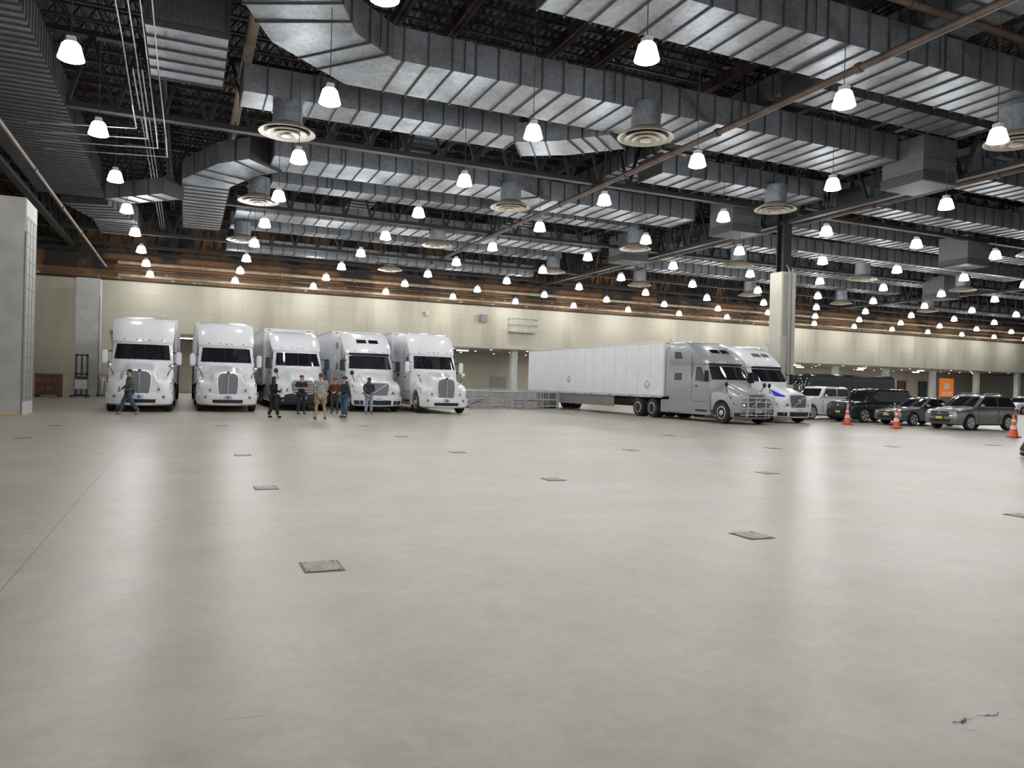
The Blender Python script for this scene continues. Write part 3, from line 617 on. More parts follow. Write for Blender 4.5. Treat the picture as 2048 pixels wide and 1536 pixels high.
        for za,zb_,ya in((2.48,2.42,2.3),(1.98,2.0,2.25)): obj('mirror_arm',MB().cyl((sd*1.15,ya,za),(sd*1.40,2.1,zb_),.025,8).mesh('a',BLACK),mr)
        obj('mirror_glass',MB().box(sd*1.40-.09,sd*1.40+.09,2.14,2.15,2.0,2.45).mesh('g',GLASS),mr)
        hmr=obj('hood_mirror',MB().sph((sd*1.13,.95,1.85),.1,10,6,sc=(1,.6,1.2)).mesh('h',BLACK if kind!='K' else CHROME),T)
        obj('mirror_arm',MB().cyl((sd*.98,1.05,1.45),(sd*1.13,.97,1.8),.018,6).mesh('a',BLACK),hmr)
        wheel(T,sd*1.05,1.2,.51,'truck')
        for y in(6.9,8.25): wheel(T,sd*.93,y,.51,'dual')
    obj('frame_rail',MB().box(-.46,.46,.8,8.9,.7,.95).box(-.9,.9,6.85,6.95,.46,.75).box(-.9,.9,8.2,8.3,.46,.75).box(-1,1,1.15,1.25,.45,.75).box(-.5,.5,7.2,8.1,.9,1.1).mesh('fr',BLACK),T)
    obj('engine_bay',MB().box(-.55,.55,.5,2.2,.5,1.1).mesh('e',BLACK),T)
    return T
def trailer(label,loc,L=16.6,group=None):
    T=thing('semi_trailer',label,'trailer',loc,0,group)
    obj('box_body',MB().box(-1.26,1.26,0,L,1.14,4.06).mesh('b',TRW,bevel=.035),T)
    s=MB();k=1.2
    while k<L-.3:
        s.box(-1.266,1.266,k-.006,k+.006,1.2,4.0);k+=1.22
    obj('panel_seam',s.mesh('s',M('seam_grey',(.58,.59,.60),.5)),T)['kind']='stuff'
    for sd in(-1,1):
        obj('bottom_rail',MB().box(sd*1.26-.02,sd*1.26+.02,.05,L-.05,1.08,1.22).mesh('r',ALU,bevel=.01),T)
        obj('top_rail',MB().box(sd*1.257-.018,sd*1.257+.018,.05,L-.05,3.98,4.07).mesh('r',ALU,bevel=.01),T)
    for y in(.6,4.2,8.3,12.4,L-.4):
        for sd in(-1,1): obj('marker_light',MB().box(sd*1.285-.012,sd*1.285+.012,y-.06,y+.06,1.12,1.17).mesh('m',AMBER if y<15 else RED),T)
    for sd in(-1,1): obj('marker_light',MB().box(sd*1.0-.08,sd*1.0+.08,-.03,0,3.95,4.0).mesh('m',AMBER),T)
    rm=MB()
    for k in range(14):
        y=.8+k*1.1;rm.box(-1.286,-1.281,y,y+.28,1.12,1.16,k%2).box(1.281,1.286,y,y+.28,1.12,1.16,k%2)
    obj('reflective_tape',rm.mesh('t',[M('tape_red',(.4,.05,.04),.4),M('tape_white',(.8,.8,.8),.4)]),T)['kind']='stuff'
    for sd in(-1,1):
        obj('landing_gear',MB().box(sd*.85-.07,sd*.85+.07,2.9,3.05,.3,1.1).box(sd*.85-.15,sd*.85+.15,2.85,3.1,.22,.31).cyl((sd*.85,3,.6),(0,3,.9),.025,6).mesh('l',M('gear_grey',(.25,.25,.25),.5)),T)
        for y in(L-3.3,L-2.0): wheel(T,sd*.95,y,.51,'dual')
        obj('side_skirt',MB().box(sd*1.18-.01,sd*1.18+.01,5.0,L-4.4,.45,1.1).mesh('sk',M('skirt_grey',(.2,.205,.21),.5)),T)
        dr=obj('rear_door',MB().box(.02 if sd>0 else -1.22,1.22 if sd>0 else -.02,L,L+.03,1.2,3.98).mesh('d',TRW),T)
        for xx in(.35,.9): obj('lock_rod',MB().cyl((sd*xx,L+.05,1.2),(sd*xx,L+.05,3.95),.02,8).mesh('r',ALU),dr)
    obj('underride_guard',MB().box(-1.15,1.15,L-.1,L,.5,.62).box(-.6,-.5,L-.1,L,.6,1.1).box(.5,.6,L-.1,L,.6,1.1).mesh('u',ALU),T)
    obj('undercarriage',MB().box(-.5,.5,0.4,L-.3,.95,1.1).box(-.9,.9,L-3.36,L-3.24,.46,.96).box(-.9,.9,L-2.06,L-1.94,.46,.96).mesh('u',BLACK),T)
    for yc,zc in((1.5,1.75),(10.6,2.0)):
        D=MB();X=-1.272;q=.24;pts=[(X,yc,zc-q),(X,yc+q,zc),(X,yc,zc+q),(X,yc-q,zc)]
        D.tube(pts+[pts[0]],.009,4).tube([(X,yc-.12,zc),(X,yc,zc-.1),(X,yc+.12,zc)],.009,4);obj('diamond_mark',D.mesh('d',BLACK),T)
    return T
TP={1:(-1.8,35.2),2:(1.75,36.0),3:(5.3,37.9),4:(8.95,37.3),5:(12.1,36.0),6:(24.3,27.2),7:(28.15,28.6)}
SC=1.06
K=tractor('K',WHITE,'white sleeper semi truck with tall oval chrome grille',TP[1]+(0,),'row of parked white trucks')
Vv=tractor('V',WHITE,'white sleeper semi truck with diagonal bar on the grille',TP[4]+(0,),'row of parked white trucks')
I=tractor('I',WHITE,'white aerodynamic semi truck with black lower bumper',TP[3]+(0,),'row of parked white trucks')
G=tractor('V',GREYP,'metallic grey sleeper semi truck with chrome grille guard',TP[6]+(0,))
TR=trailer('long plain white box trailer coupled behind the grey truck',(24.3,33.05,0),17.0)
cm=childmap()
copy_tree(K,TP[2]+(0,),cm=cm,scale=SC);copy_tree(K,TP[5]+(0,),cm=cm,scale=SC)
W7=copy_tree(Vv,TP[7]+(0,),cm=cm);W7['label']='white sleeper semi truck with blue decal on its hood'
for q in(K,Vv,I): q.scale=(SC,)*3
obj('blue_decal',MB().prism([(-1.03,.66,1.33),(-.80,.40,1.20),(-.66,.34,1.34),(-.70,.62,1.42),(-.97,1.05,1.64)],(0,0,.03)).mesh('d',BLUE),W7)
for k in(1,2,3,4,5):
    t=copy_tree(TR,(TP[k][0],TP[k][1]+6.1,0),cm=cm,scale=SC*1.015);t['label']='long plain white box trailer behind a white truck';t['group']='white box trailers'
b=MB()
for z in(.45,.75,1.05,1.25): b.tube([(-.95,.12,z),(-.75,-.12,z),(.75,-.12,z),(.95,.12,z)],.019,8)
for x in(-.75,-.28,.28,.75): b.cyl((x,-.12,.38),(x,-.12,1.28),.024,8)
b.cyl((-.5,-.11,.5),(-.5,.3,.5),.025,6).cyl((.5,-.11,.5),(.5,.3,.5),.025,6)
obj('grille_guard',b.mesh('gg',RIM),G,label='chrome tubular grille guard')
# ------------------------------------------------------------ cars
def car(kind,paint,label,loc,rz,L=4.4,W=.9,grp='parked cars'):
    T=thing({'suv':'suv','sedan':'sedan_car','pickup':'pickup_truck','boxy':'suv'}[kind],label,'car' if kind!='pickup' else 'pickup truck',loc,rz,grp)
    if kind=='suv': Z=[(0,.72),(.05,.90),(.25,.97),(1.0,1.06),(1.2,1.09),(L-.4,1.12),(L-.1,1.08),(L,.95)];G=[(1.05,W-.05,1.02,.28,L-.1),(1.3,W-.1,1.38,.25,L-.22),(1.52,W-.16,1.72,.22,L-.4),(1.62,W-.22,1.95,.2,L-.6),(1.66,W-.36,2.2,.15,L-.9)];r=1;wy=(.88,L-.85);zg=(1.11,1.55);sq=.5
    elif kind=='sedan': Z=[(0,.62),(.06,.78),(.3,.85),(1.2,.95),(1.4,.97),(L-.9,1.0),(L-.1,.98),(L,.85)];G=[(.95,W-.06,1.25,.28,L-.55),(1.15,W-.13,1.65,.25,L-.95),(1.35,W-.2,2.05,.22,L-1.35),(1.43,W-.28,2.35,.2,L-1.7),(1.46,W-.4,2.6,.15,L-2.0)];r=.95;wy=(.88,L-.95);zg=(.99,1.36);sq=.4
    elif kind=='boxy': Z=[(0,.8),(.04,1.06),(.2,1.14),(1.1,1.18),(1.4,1.2),(L-.3,1.2),(L-.05,1.15),(L,.95)];G=[(1.15,W-.04,1.25,.2,L-.06),(1.45,W-.07,1.45,.2,L-.1),(1.72,W-.11,1.66,.18,L-.16),(1.82,W-.16,1.82,.15,L-.25),(1.85,W-.28,2.0,.1,L-.45)];r=1.12;wy=(.92,L-1.0);zg=(1.23,1.72);sq=1
    else: Z=[(0,.95),(.03,1.18),(.15,1.25),(1.3,1.30),(1.5,1.32),(L-.2,1.32),(L-.04,1.3),(L,1.1)];G=[(1.27,W-.04,1.45,.2,4.1),(1.58,W-.07,1.68,.2,4.05),(1.82,W-.11,1.88,.18,3.98),(1.9,W-.16,2.05,.15,3.88),(1.93,W-.28,2.3,.1,3.65)];r=1.18;wy=(1.0,L-1.25);zg=(1.36,1.80);sq=1
    R=.35*r
    def zt(y):
        for a,b in zip(Z,Z[1:]):
            if a[0]<=y<=b[0]: return a[1]+(b[1]-a[1])*(y-a[0])/(b[0]-a[0])
        return Z[-1][1]
    ys=sorted(set([z[0] for z in Z]+[L*k/44 for k in range(45)]));rings=[]
    for y in ys:
        h=zt(y);e=min(y,L-y);k0=.82+.1*sq;k=k0+(1-k0)*min(1,math.sqrt(max(0,e)/.5))
        zb=.24+.06*sq+(.08 if e<.1 else 0)
        for w in wy:
            d=y-w
            if abs(d)<R+.06: zb=max(zb,R+math.sqrt((R+.06)**2-d*d))
        hs=[(0,h),(W*.55*k,h-.008),(W*.84*k,h-.03),(W*.94*k,h-.08),(W*.985*k,h-.18),(W*k,max(h*.64,zb+.05)),(W*.99*k,max(zb+.03,h*.4)),(W*.97*k,zb)]
        rings.append(long_ring(y,hs))
    obj('body',MB().loft(rings).mesh('b',paint,ang=32),T)
    obj('cabin',plan_loft(MB(),G).mesh('c',paint,ang=32),T)
    obj('windshield',front_patch(MB(),G,zg[0],zg[1],-.9,.9,.015,4,12,s0t=-.86).mesh('w',GLASS,norm=False),T)
    g0,g1=G[0],G[2];obj('rear_window',rear_patch(MB(),G,zg[0]+.03,zg[1]-.02,g0[1]-.12,g1[1]-.1).mesh('w',GLASS),T)
    yA=lat(G,zg[0])[2]+.36;yB=lat(G,zg[1])[2]+.28;yr0=lat(G,zg[0])[4]-.12;yr1=lat(G,zg[1])[4]-.14;mid=(yA+yr0)/2+.05
    for sd in(-1,1):
        obj('side_window',side_patch(MB(),G,[(yA,zg[0]+.01),(mid-.03,zg[0]+.01),(mid-.03,zg[1]),(yB,zg[1])],sd,.012).mesh('s',GLASS),T)
        obj('side_window',side_patch(MB(),G,[(mid+.03,zg[0]+.01),(yr0,zg[0]+.01),(yr1,zg[1]),(mid+.03,zg[1])],sd,.012).mesh('s',GLASS),T)
        for yy in(mid-.35,mid+.75):
            if yy<L-.9: obj('door_handle',MB().box(sd*W*.985-.02,sd*W*.985+.02,yy,yy+.16,zt(2)-.24,zt(2)-.21).mesh('h',CHROME),T)
        for yy in(yA-.05,mid,min(yr0-.3,mid+1.0)): obj('door_seam',MB().box(sd*W-.012,sd*W+.004,yy-.006,yy+.006,.38,zt(2)-.16).mesh('h',BLACK),T)
        mr=obj('mirror',MB().sph((sd*(W+.1),yA+.08,zg[0]+.04),.11,10,6,sc=(1,.6,.75)).mesh('m',paint),T)
        obj('mirror_arm',MB().cyl((sd*(W-.1),yA+.12,zg[0]),(sd*(W+.05),yA+.1,zg[0]+.01),.025,6).mesh('m',BLACK),mr)
        h=zt(.08)
        if sq==1: P=[(.60*W,-.02,h-.30),(.90*W,.10,h-.30),(.95*W,.25,h-.26),(.95*W,.25,h-.06),(.88*W,.1,h-.05),(.60*W,.0,h-.05)]
        else: P=[(.50*W,-.02,h-.13),(.8*W,.06,h-.19),(.94*W,.34,h-.14),(.92*W,.38,h-.04),(.74*W,.08,h-.03),(.5*W,.0,h-.05)]
        obj('headlight',MB().prism([(sd*x,y-.03,z) for x,y,z in P],(0,.15,-.01)).mesh('h',M('car_headlamp',(.55,.58,.62),.1,.3,.3,20,coat=1)),T)
        obj('fog_lamp',MB().cyl((sd*W*.66,-.02,.45),(sd*W*.66,.2,.45),.06,12).mesh('f',HEAD),T)
        obj('tail_light',MB().box(sd*W*.84-.1,sd*W*.84+.08,L-.14,L+.01,zt(L-.2)-.32,zt(L-.2)-.08).mesh('t',RED,bevel=.01),T)
        if kind in('suv','boxy'): obj('roof_rail',MB().tube([(sd*(W-.3),2.1,G[-2][0]+.0),(sd*(W-.3),2.3,G[-1][0]+.06),(sd*(W-.3),L-1.1,G[-1][0]+.06),(sd*(W-.3),L-.8,G[-2][0])],.022,6).mesh('r',ALU if kind=='suv' else BLACK),T)
        for w in wy: wheel(T,sd*(W-.10),w,R,'car',r)
        obj('sill_trim',MB().box(sd*W*.95-.02,sd*W*.95+.02,wy[0]+R+.08,wy[1]-R-.08,.24,.34).mesh('w',BLACK),T)
    h=zt(.06);hw=.5*W
    obj('grille',MB().prism([(-hw,-.03,h-.05),(hw,-.03,h-.05),(hw*.95,-.05,h-(.38 if sq==1 else .28)),(-hw*.95,-.05,h-(.38 if sq==1 else .28))],(0,.1,0)).mesh('g',DARKGR if kind!='pickup' else GRILLE),T)
    for zz in(h-.05,h-.16): obj('grille_bar',MB().box(-hw,hw,-.065,0,zz-.012,zz+.012).mesh('g',CHROME),T)
    obj('lower_intake',MB().prism([(-W*.62,-.03,.5),(W*.62,-.03,.5),(W*.5,-.02,.34),(-W*.5,-.02,.34)],(0,.1,0)).mesh('l',BLACK),T)
    obj('licence_plate',MB().box(-.16,.16,-.075,-.05,.5,.62).mesh('p',M('plate_yellow',(.75,.62,.2),.4)),T)
    e=MB()
    if kind=='suv':
        for k in(90,210,330):
            a=math.radians(k);c=Vector((.045*math.cos(a),-.08,h-.13+.045*math.sin(a)));q=a
            e.prism([c+Vector((.045*math.cos(q),0,.045*math.sin(q))),c+Vector((.025*math.cos(q+math.pi/2),0,.025*math.sin(q+math.pi/2))),c-Vector((.045*math.cos(q),0,.045*math.sin(q))),c-Vector((.025*math.cos(q+math.pi/2),0,.025*math.sin(q+math.pi/2)))],(0,.01,0))
    else: e.cyl((0,-.08,h-.14),(0,-.06,h-.14),.06,16)
    obj('emblem',e.mesh('e',RIM if kind!='pickup' else BLUE),T)
    obj('underbody',MB().box(-W*.7,W*.7,.3,L-.3,.22,.5).mesh('u',BLACK),T)
    return T
RZ=-math.pi/2
SILV=M('car_grey_paint',(.30,.31,.32),.25,.5,.05,2,coat=.9);BLKP=M('car_black_paint',(.03,.032,.036),.2,.3,.05,2,coat=.9);SG=M('car_dark_silver',(.20,.21,.22),.25,.6,.05,2,coat=.9)
car('suv',SILV,'grey compact suv with yellow licence plate by traffic cones',(32.55,24.3,0),RZ,4.4,.9)
car('sedan',SG,'dark silver sedan parked between two suvs',(33.0,27.6,0),RZ,4.6,.89)
car('boxy',BLKP,'black boxy suv with roof rails parked in a row',(32.9,30.6,0),RZ,4.7,.93)
car('pickup',WHITE,'white pickup truck parked beside a black suv',(32.3,33.9,0),RZ,5.8,1.0)
car('suv',WHITE,'white car parked far off near the rear',(70,45.5,0),RZ,4.4,.9)
car('sedan',BLKP,'black car parked far off near the rear',(62,52,0),RZ,4.6,.89)
def coach(loc):
    T=thing('coach_bus','large glossy black coach parked behind the cars','bus',loc,RZ)
    G=[(.4,1.2,.05,.3,10),(1.2,1.25,0,.3,10),(2.4,1.25,.15,.3,10),(2.9,1.2,.4,.3,9.95),(3.05,1.05,.7,.2,9.8)]
    obj('body',plan_loft(MB(),G).mesh('b',BLKP),T);obj('windshield',front_patch(MB(),G,1.3,2.6,-.9,.9,.02).mesh('w',GLASS,norm=False),T)
    for sd in(-1,1):
        for k in range(5): obj('side_window',side_patch(MB(),G,[(1+k*1.7,1.5),(2.6+k*1.7,1.5),(2.6+k*1.7,2.5),(1+k*1.7,2.5)],sd,.01).mesh('s',GLASS),T)
        wheel(T,sd*1.1,2,.51,'truck');wheel(T,sd*1.0,7.5,.51,'dual')
        obj('headlight',MB().box(sd*.9-.2,sd*.9+.2,0.1,.4,.75,.95).mesh('h',HEAD),T)
coach((44.5,46,0))
# ------------------------------------------------------------ cones
t=thing('traffic_cone','orange traffic cone with white reflective collars','traffic cone',(30.6,27.9,0),0,'traffic cones')
OR=M('cone_orange',(.95,.13,.03),.5,0,.05,5);WC=M('cone_white',(.85,.85,.85),.4)
obj('cone_body',MB().lathe([(.17,.04),(.16,.06),(.035,.9),(.025,.92)],24,'z').mesh('c',OR),t)
obj('base',MB().box(-.21,.21,-.21,.21,0,.045).mesh('b',M('cone_base',(.6,.09,.03),.6),bevel=.02),t)
obj('collar',MB().lathe([(.125,.33),(.101,.48)],24,'z').mesh('c',WC),t);obj('collar',MB().lathe([(.083,.62),(.067,.72)],24,'z').mesh('c',WC),t)
cm=childmap()
copy_tree(t,(30.3,24.8,0),cm=cm);copy_tree(t,(30.1,19.3,0),cm=cm)
# ------------------------------------------------------------ railings & stair
def railing(loc,L=2.4,rz=0):
    T=thing('metal_railing','silver tubular steel crowd railing section standing on the floor','railing',loc,rz,'steel railings')
    for z,r in((1.1,.036),(.62,.028),(.2,.028)): obj('rail',MB().cyl((0,0,z),(L,0,z),r,8).mesh('r',RAIL),T)
    for x in(0,L/2,L):
        obj('post',MB().cyl((x,0,0),(x,0,1.1),.038,8).cyl((x,-.25,.02),(x,.25,.02),.02,6).mesh('p',RAIL),T)
    b=MB();k=.12
    while k<L: b.cyl((k,0,.2),(k,0,1.1),.012,5);k+=.15
    obj('baluster',b.mesh('b',RAIL),T)['kind']='stuff'
for loc,L,r in[((15.2,44,0),2.4,0),((17.7,44,0),2.4,0),((20.2,44,0),2.3,0),((15.0,47,0),2.4,0),((17.5,47,0),2.4,0),((20.0,47,0),2.4,0),((15.2,44.2,0),2.6,math.pi/2),((22.5,44.2,0),2.6,math.pi/2),((20.1,44.2,0),2.6,math.pi/2),((15.4,51,0),2.4,0),((17.9,51,0),2.4,0),((20.4,51,0),2.4,0),((22.9,51.6,0),2.4,0)]: railing(loc,L,r)
T=thing('portable_stair','portable aluminium stair with sloping handrails','stairs',(16.6,45.4,0));T.scale=(.8,.8,.7)
for k in range(5): obj('tread',MB().box(k*.3,k*.3+.32,-.6,.6,.16+k*.17,.2+k*.17).mesh('t',RAIL),T)
for sy in(-.6,.6):
    obj('stringer',MB().prism([(0,sy,.0),(.3,sy,0),(1.8,sy,.8),(1.8,sy,1.0),(1.5,sy,.95)],(0,.04,0)).mesh('s',RAIL),T)
    obj('handrail',MB().tube([(0,sy,0),(0,sy,1.0),(1.5,sy,1.8),(3,sy,1.8),(3,sy,0)],.025,8).mesh('h',RAIL),T)
    obj('mid_rail',MB().tube([(0,sy,.5),(1.5,sy,1.3),(3,sy,1.3)],.018,8).mesh('h',RAIL),T)
obj('landing',MB().box(1.5,3,-.6,.6,.9,.98).mesh('l',RAIL),T)
t=thing('staging_platform','low grey metal staging platform deck on short legs','platform',(20.3,49.0,0),0,'staging platforms')
obj('deck_panel',MB().box(-1.2,1.2,-.7,.7,.55,.68).mesh('d',M('staging_grey',(.16,.165,.17),.6),bevel=.01),t)
obj('leg_frame',MB().tube([(-1.1,-.6,0),(-1.1,-.6,.55),(1.1,-.6,.55),(1.1,-.6,0)],.03,6).tube([(-1.1,.6,0),(-1.1,.6,.55),(1.1,.6,.55),(1.1,.6,0)],.03,6).cyl((-1.1,-.6,.1),(1.1,-.6,.5),.02,6).mesh('l',RAIL),t)
cm=childmap()
copy_tree(t,(17.7,49.0,0),cm=cm);copy_tree(t,(21.3,45.6,0),cm=cm).scale=(.9,.9,.9)
# ------------------------------------------------------------ left corner clutter
def mesh_text(tx,size,mat,par,loc,rot):
    cu=bpy.data.curves.new('t','FONT');cu.body=tx;cu.size=size;cu.align_x='CENTER';cu.extrude=.004
    o=bpy.data.objects.new('tmp',cu);COL.objects.link(o);dg=bpy.context.evaluated_depsgraph_get();dg.update()
    me=bpy.data.meshes.new_from_object(o.evaluated_get(dg));bpy.data.objects.remove(o);me.materials.clear();me.materials.append(mat)
    return obj('lettering',me,par,loc,rot)
T=thing('storage_crate','rusty brown wooden crate with painted markings','crate',(-8.2,57,0))
obj('crate_body',MB().box(-.7,.7,-.6,.6,.1,1.5).mesh('c',M('crate_brown',(.13,.06,.035),.7,0,.4,3),bevel=.01),T)
for x in(-.7,-.05,.6): obj('batten',MB().box(x,x+.1,-.64,-.6,.1,1.5).mesh('b',M('crate_batten',(.18,.085,.05),.7,0,.3,3)),T)
for z in(.1,1.4): obj('batten',MB().box(-.7,.7,-.63,-.6,z,z+.1).mesh('b',MATS['crate_batten']),T)
for x in(-.7,.55): obj('skid',MB().box(x,x+.15,-.6,.6,0,.1).mesh('s',STEEL),T)
for tx,z in(('CRATE',.95),('A 73',.45)): mesh_text(tx,.36,M('crate_letter',(.32,.17,.11),.7),T,(0,-.66,z),(math.pi/2,0,0))
T=thing('material_lift','grey manual material lift with tall mast and forks','lift',(-6.35,57,0));T.scale=(1.2,1.1,1.05)
LG=M('lift_grey',(.08,.08,.085),.5)
obj('mast',MB().box(-.32,-.22,-.05,.05,.1,2.7).box(.22,.32,-.05,.05,.1,2.7).box(-.32,.32,-.05,.05,2.6,2.7).box(-.3,.3,-.05,.05,1.4,1.5).box(-.05,.05,-.03,.03,.1,2.6).mesh('m',LG),T)
obj('winch_box',MB().box(-.22,.22,.02,.3,.5,1.3).mesh('w',LG,bevel=.02),T)
obj('base_frame',MB().box(-.4,-.3,-1.2,.3,.05,.15).box(.3,.4,-1.2,.3,.05,.15).box(-.4,.4,.2,.3,.05,.15).box(-.4,.4,-.05,.05,.05,.15).mesh('b',BLACK),T)
obj('fork',MB().box(-.25,-.17,-.9,-.05,.5,.55).box(.17,.25,-.9,-.05,.5,.55).box(-.3,.3,-.1,-.05,.5,1.1).mesh('f',ALU),T)
obj('handle',MB().tube([(-.25,.1,1.0),(-.25,.4,1.1),(.25,.4,1.1),(.25,.1,1.0)],.02,6).mesh('h',BLACK),T)
for x in(-.35,.35):
    for y in(-1.1,.25): obj('caster',MB().cyl((x-.03,y,.06),(x+.03,y,.06),.06,12).mesh('c',RUB),T)
T=thing('gas_cylinder_cart','small silver cart with tank beside the lift','cart',(-5.2,57.9,0))
obj('tank',MB().lathe([(.02,.1),(.2,.12),(.22,.2),(.22,1.1),(.18,1.2),(.05,1.27),(.05,1.35)],20,'z').mesh('t',ALU),T);obj('cart_frame',MB().tube([(-.25,.2,.1),(-.25,.25,1.5),(.25,.25,1.5),(.25,.2,.1)],.02,6).box(-.28,.28,-.25,.25,.05,.1).mesh('f',BLACK),T)
for x in(-.3,.3): obj('caster',MB().cyl((x-.03,.2,.12),(x+.03,.2,.12),.12,14).mesh('c',RUB),T)
T=thing('wheeled_cart','low dark wheeled cart loaded with boxes by the pier','cart',(-9.6,56.6,0))
obj('cart_deck',MB().box(-.45,.45,-.4,.4,.3,.36).mesh('d',LG),T);obj('push_handle',MB().tube([(-.4,.38,.36),(-.4,.42,1.1),(.4,.42,1.1),(.4,.38,.36)],.02,6).mesh('h',BLACK),T)
obj('load_box',MB().box(-.35,.2,-.3,.25,.36,.8).mesh('l',MATS['crate_brown'],bevel=.01),T)
for x in(-.35,.35):
    for y in(-.3,.3): obj('caster',MB().cyl((x-.03,y,.15),(x+.03,y,.15),.15,12).mesh('c',RUB),T)
# ------------------------------------------------------------ people
def skin_mesh(nodes,edges,mat,sub=1,root=0):
    me=bpy.data.meshes.new('sk');me.from_pydata([n[0] for n in nodes],edges,[])
    ob=bpy.data.objects.new('sk',me);COL.objects.link(ob);md=ob.modifiers.new('s','SKIN');md.use_smooth_shade=True
    sv=me.skin_vertices[0].data
    for i,n in enumerate(nodes):
        r=n[1];sv[i].radius=(r,r) if not isinstance(r,tuple) else r;sv[i].use_root=(i==root)
    ss=ob.modifiers.new('u','SUBSURF');ss.levels=sub;ss.render_levels=sub
    dg=bpy.context.evaluated_depsgraph_get();dg.update()
    out=bpy.data.meshes.new_from_object(ob.evaluated_get(dg));bpy.data.objects.remove(ob)
    out.materials.clear();out.materials.append(mat)
    for p in out.polygons:p.use_smooth=True;p.material_index=0
    return out
SKIN=M('skin',(.50,.31,.23),.5,0,.05,8);SKIND=M('skin_dark',(.14,.075,.05),.5,0,.05,8)
def person(label,loc,rz,top_c,leg_c,pose={},hgt=1.76,fat=1.0,hair=(.03,.02,.015),skin=None,sleeve='long',legs='long',hat=None,shoe=(.03,.03,.03),longhair=False,hood=False,held=None,beard=False):
    k=hgt/1.76;skin=skin or SKIN
    J=dict(pelvis=(0,0,.96),spine=(0,0,1.13),chest=(0,0,1.32),neck=(0,-.0,1.47),jaw=(0,-.025,1.56),head=(0,-.015,1.645),crown=(0,.0,1.715),
     Ls=(-.195,.01,1.40),Rs=(.195,.01,1.40),Le=(-.26,.03,1.14),Re=(.26,.03,1.14),Lw=(-.27,-.05,.90),Rw=(.27,-.05,.90),
     Lh=(-.10,0,.91),Rh=(.10,0,.91),Lk=(-.12,-.02,.50),Rk=(.12,-.02,.50),La=(-.13,.03,.10),Ra=(.13,.03,.10))
    J.update(pose);J={a:Vector(b)*k for a,b in J.items()}
    T=thing('person',label,'person',loc,rz)
    N=[];E=[];ix={};f=fat
    def nd(n,p,r,par=None):
        ix[n]=len(N);N.append((tuple(p),tuple(x*k for x in r) if isinstance(r,tuple) else r*k))
        if par is not None:E.append((ix[par],ix[n]))
    nd('pelvis',J['pelvis'],(.14*f,.11*f));nd('spine',J['spine'],(.12*f,.10*f),'pelvis');nd('chest',J['chest'],(.125*f,.095*f),'spine');nd('neck',J['neck'],.055,'chest');nd('jaw',J['jaw'],.07,'neck');nd('head',J['head'],.095,'jaw');nd('crown',J['crown'],.07,'head')
    nd('nose',J['head']+Vector((0,-.108,-.015))*k,.014,'head')
    for s in(-1,1): nd('ear%d'%s,J['head']+Vector((s*.092,.01,-.01))*k,.018,'head')
    for s,q in((-1,'L'),(1,'R')):
        nd(q+'s',J[q+'s'],.055*f,'chest');nd(q+'e',J[q+'e'],.045,q+'s');nd(q+'w',J[q+'w'],.03,q+'e')
        d=(J[q+'w']-J[q+'e']).normalized();nd(q+'p',J[q+'w']+d*.07*k,.035,q+'w')
        side=d.cross(Vector((0,1,0)));side=side.normalized() if side.length>.2 else Vector((1,0,0));fw=side.cross(d).normalized()
        if abs(d.z)<.5: side=Vector((0,0,1));fw=d.cross(side).normalized()
        pc=J[q+'w']+d*.085*k
        for m,(o_,ln) in enumerate(((-.03,.06),(-.01,.075),(.01,.07),(.03,.055))):
            b0=pc+fw*o_*k;nd('%sf%d'%(q,m),b0+d*.03*k,.010,q+'p');nd('%sg%d'%(q,m),b0+d*(.03+ln*.5)*k+side*.01*k*-s,.009,'%sf%d'%(q,m));nd('%sh%d'%(q,m),b0+d*(.03+ln)*k+side*.028*k*-s,.008,'%sg%d'%(q,m))
        nd(q+'t0',J[q+'w']+d*.05*k-fw*.045*k,.012,q+'p');nd(q+'t1',J[q+'w']+d*.09*k-fw*.062*k,.010,q+'t0')
        nd(q+'hip',J[q+'h'],.09*f,'pelvis');nd(q+'k',J[q+'k'],.062,q+'hip');nd(q+'calf',J[q+'k'].lerp(J[q+'a'],.35),.062,q+'k');nd(q+'a',J[q+'a'],.038,q+'calf')
        fd=Vector(pose.get(q+'dir',(s*.12,-1,0))).normalized();nd(q+'toe',J[q+'a']+fd*.13*k+Vector((0,0,-.06))*k,.03,q+'a')
    obj('body',skin_mesh(N,E,skin),T)
    mt=M('top_'+str(top_c),top_c,.85,0,.15,10);ml=M('leg_'+str(leg_c),leg_c,.85,0,.15,10);ms=M('shoe_'+str(shoe),shoe,.6)
    sn=[];se=[];si={}
    def ns(n,p,r,par=None):
        si[n]=len(sn);sn.append((tuple(p),tuple(x*k for x in r) if isinstance(r,tuple) else r*k))
        if par is not None:se.append((si[par],si[n]))
    ns('s',J['spine'],(.17*f,.14*f));ns('p',J['pelvis']+Vector((0,0,-.04)),(.18*f,.15*f),'s');ns('c',J['chest']+Vector((0,0,.01)),(.185*f,.15*f),'s');ns('u',J['chest'].lerp(J['neck'],.6),(.13*f,.115*f),'c');ns('n',J['neck']-Vector((0,0,.0)),.075,'u')
    for q in'LR':
        ns(q+'s',J[q+'s'],.085*f,'u')
        if sleeve=='long': ns(q+'e',J[q+'e'],.066,q+'s');ns(q+'w',J[q+'w'],.047,q+'e')
        else: ns(q+'e',J[q+'s'].lerp(J[q+'e'],.8),.07,q+'s')
    obj('shirt' if sleeve!='long' else 'jacket',skin_mesh(sn,se,mt),T)
    sn=[];se=[];si={}
    ns('p',J['pelvis']-Vector((0,0,.01)),(.17*f,.135*f))
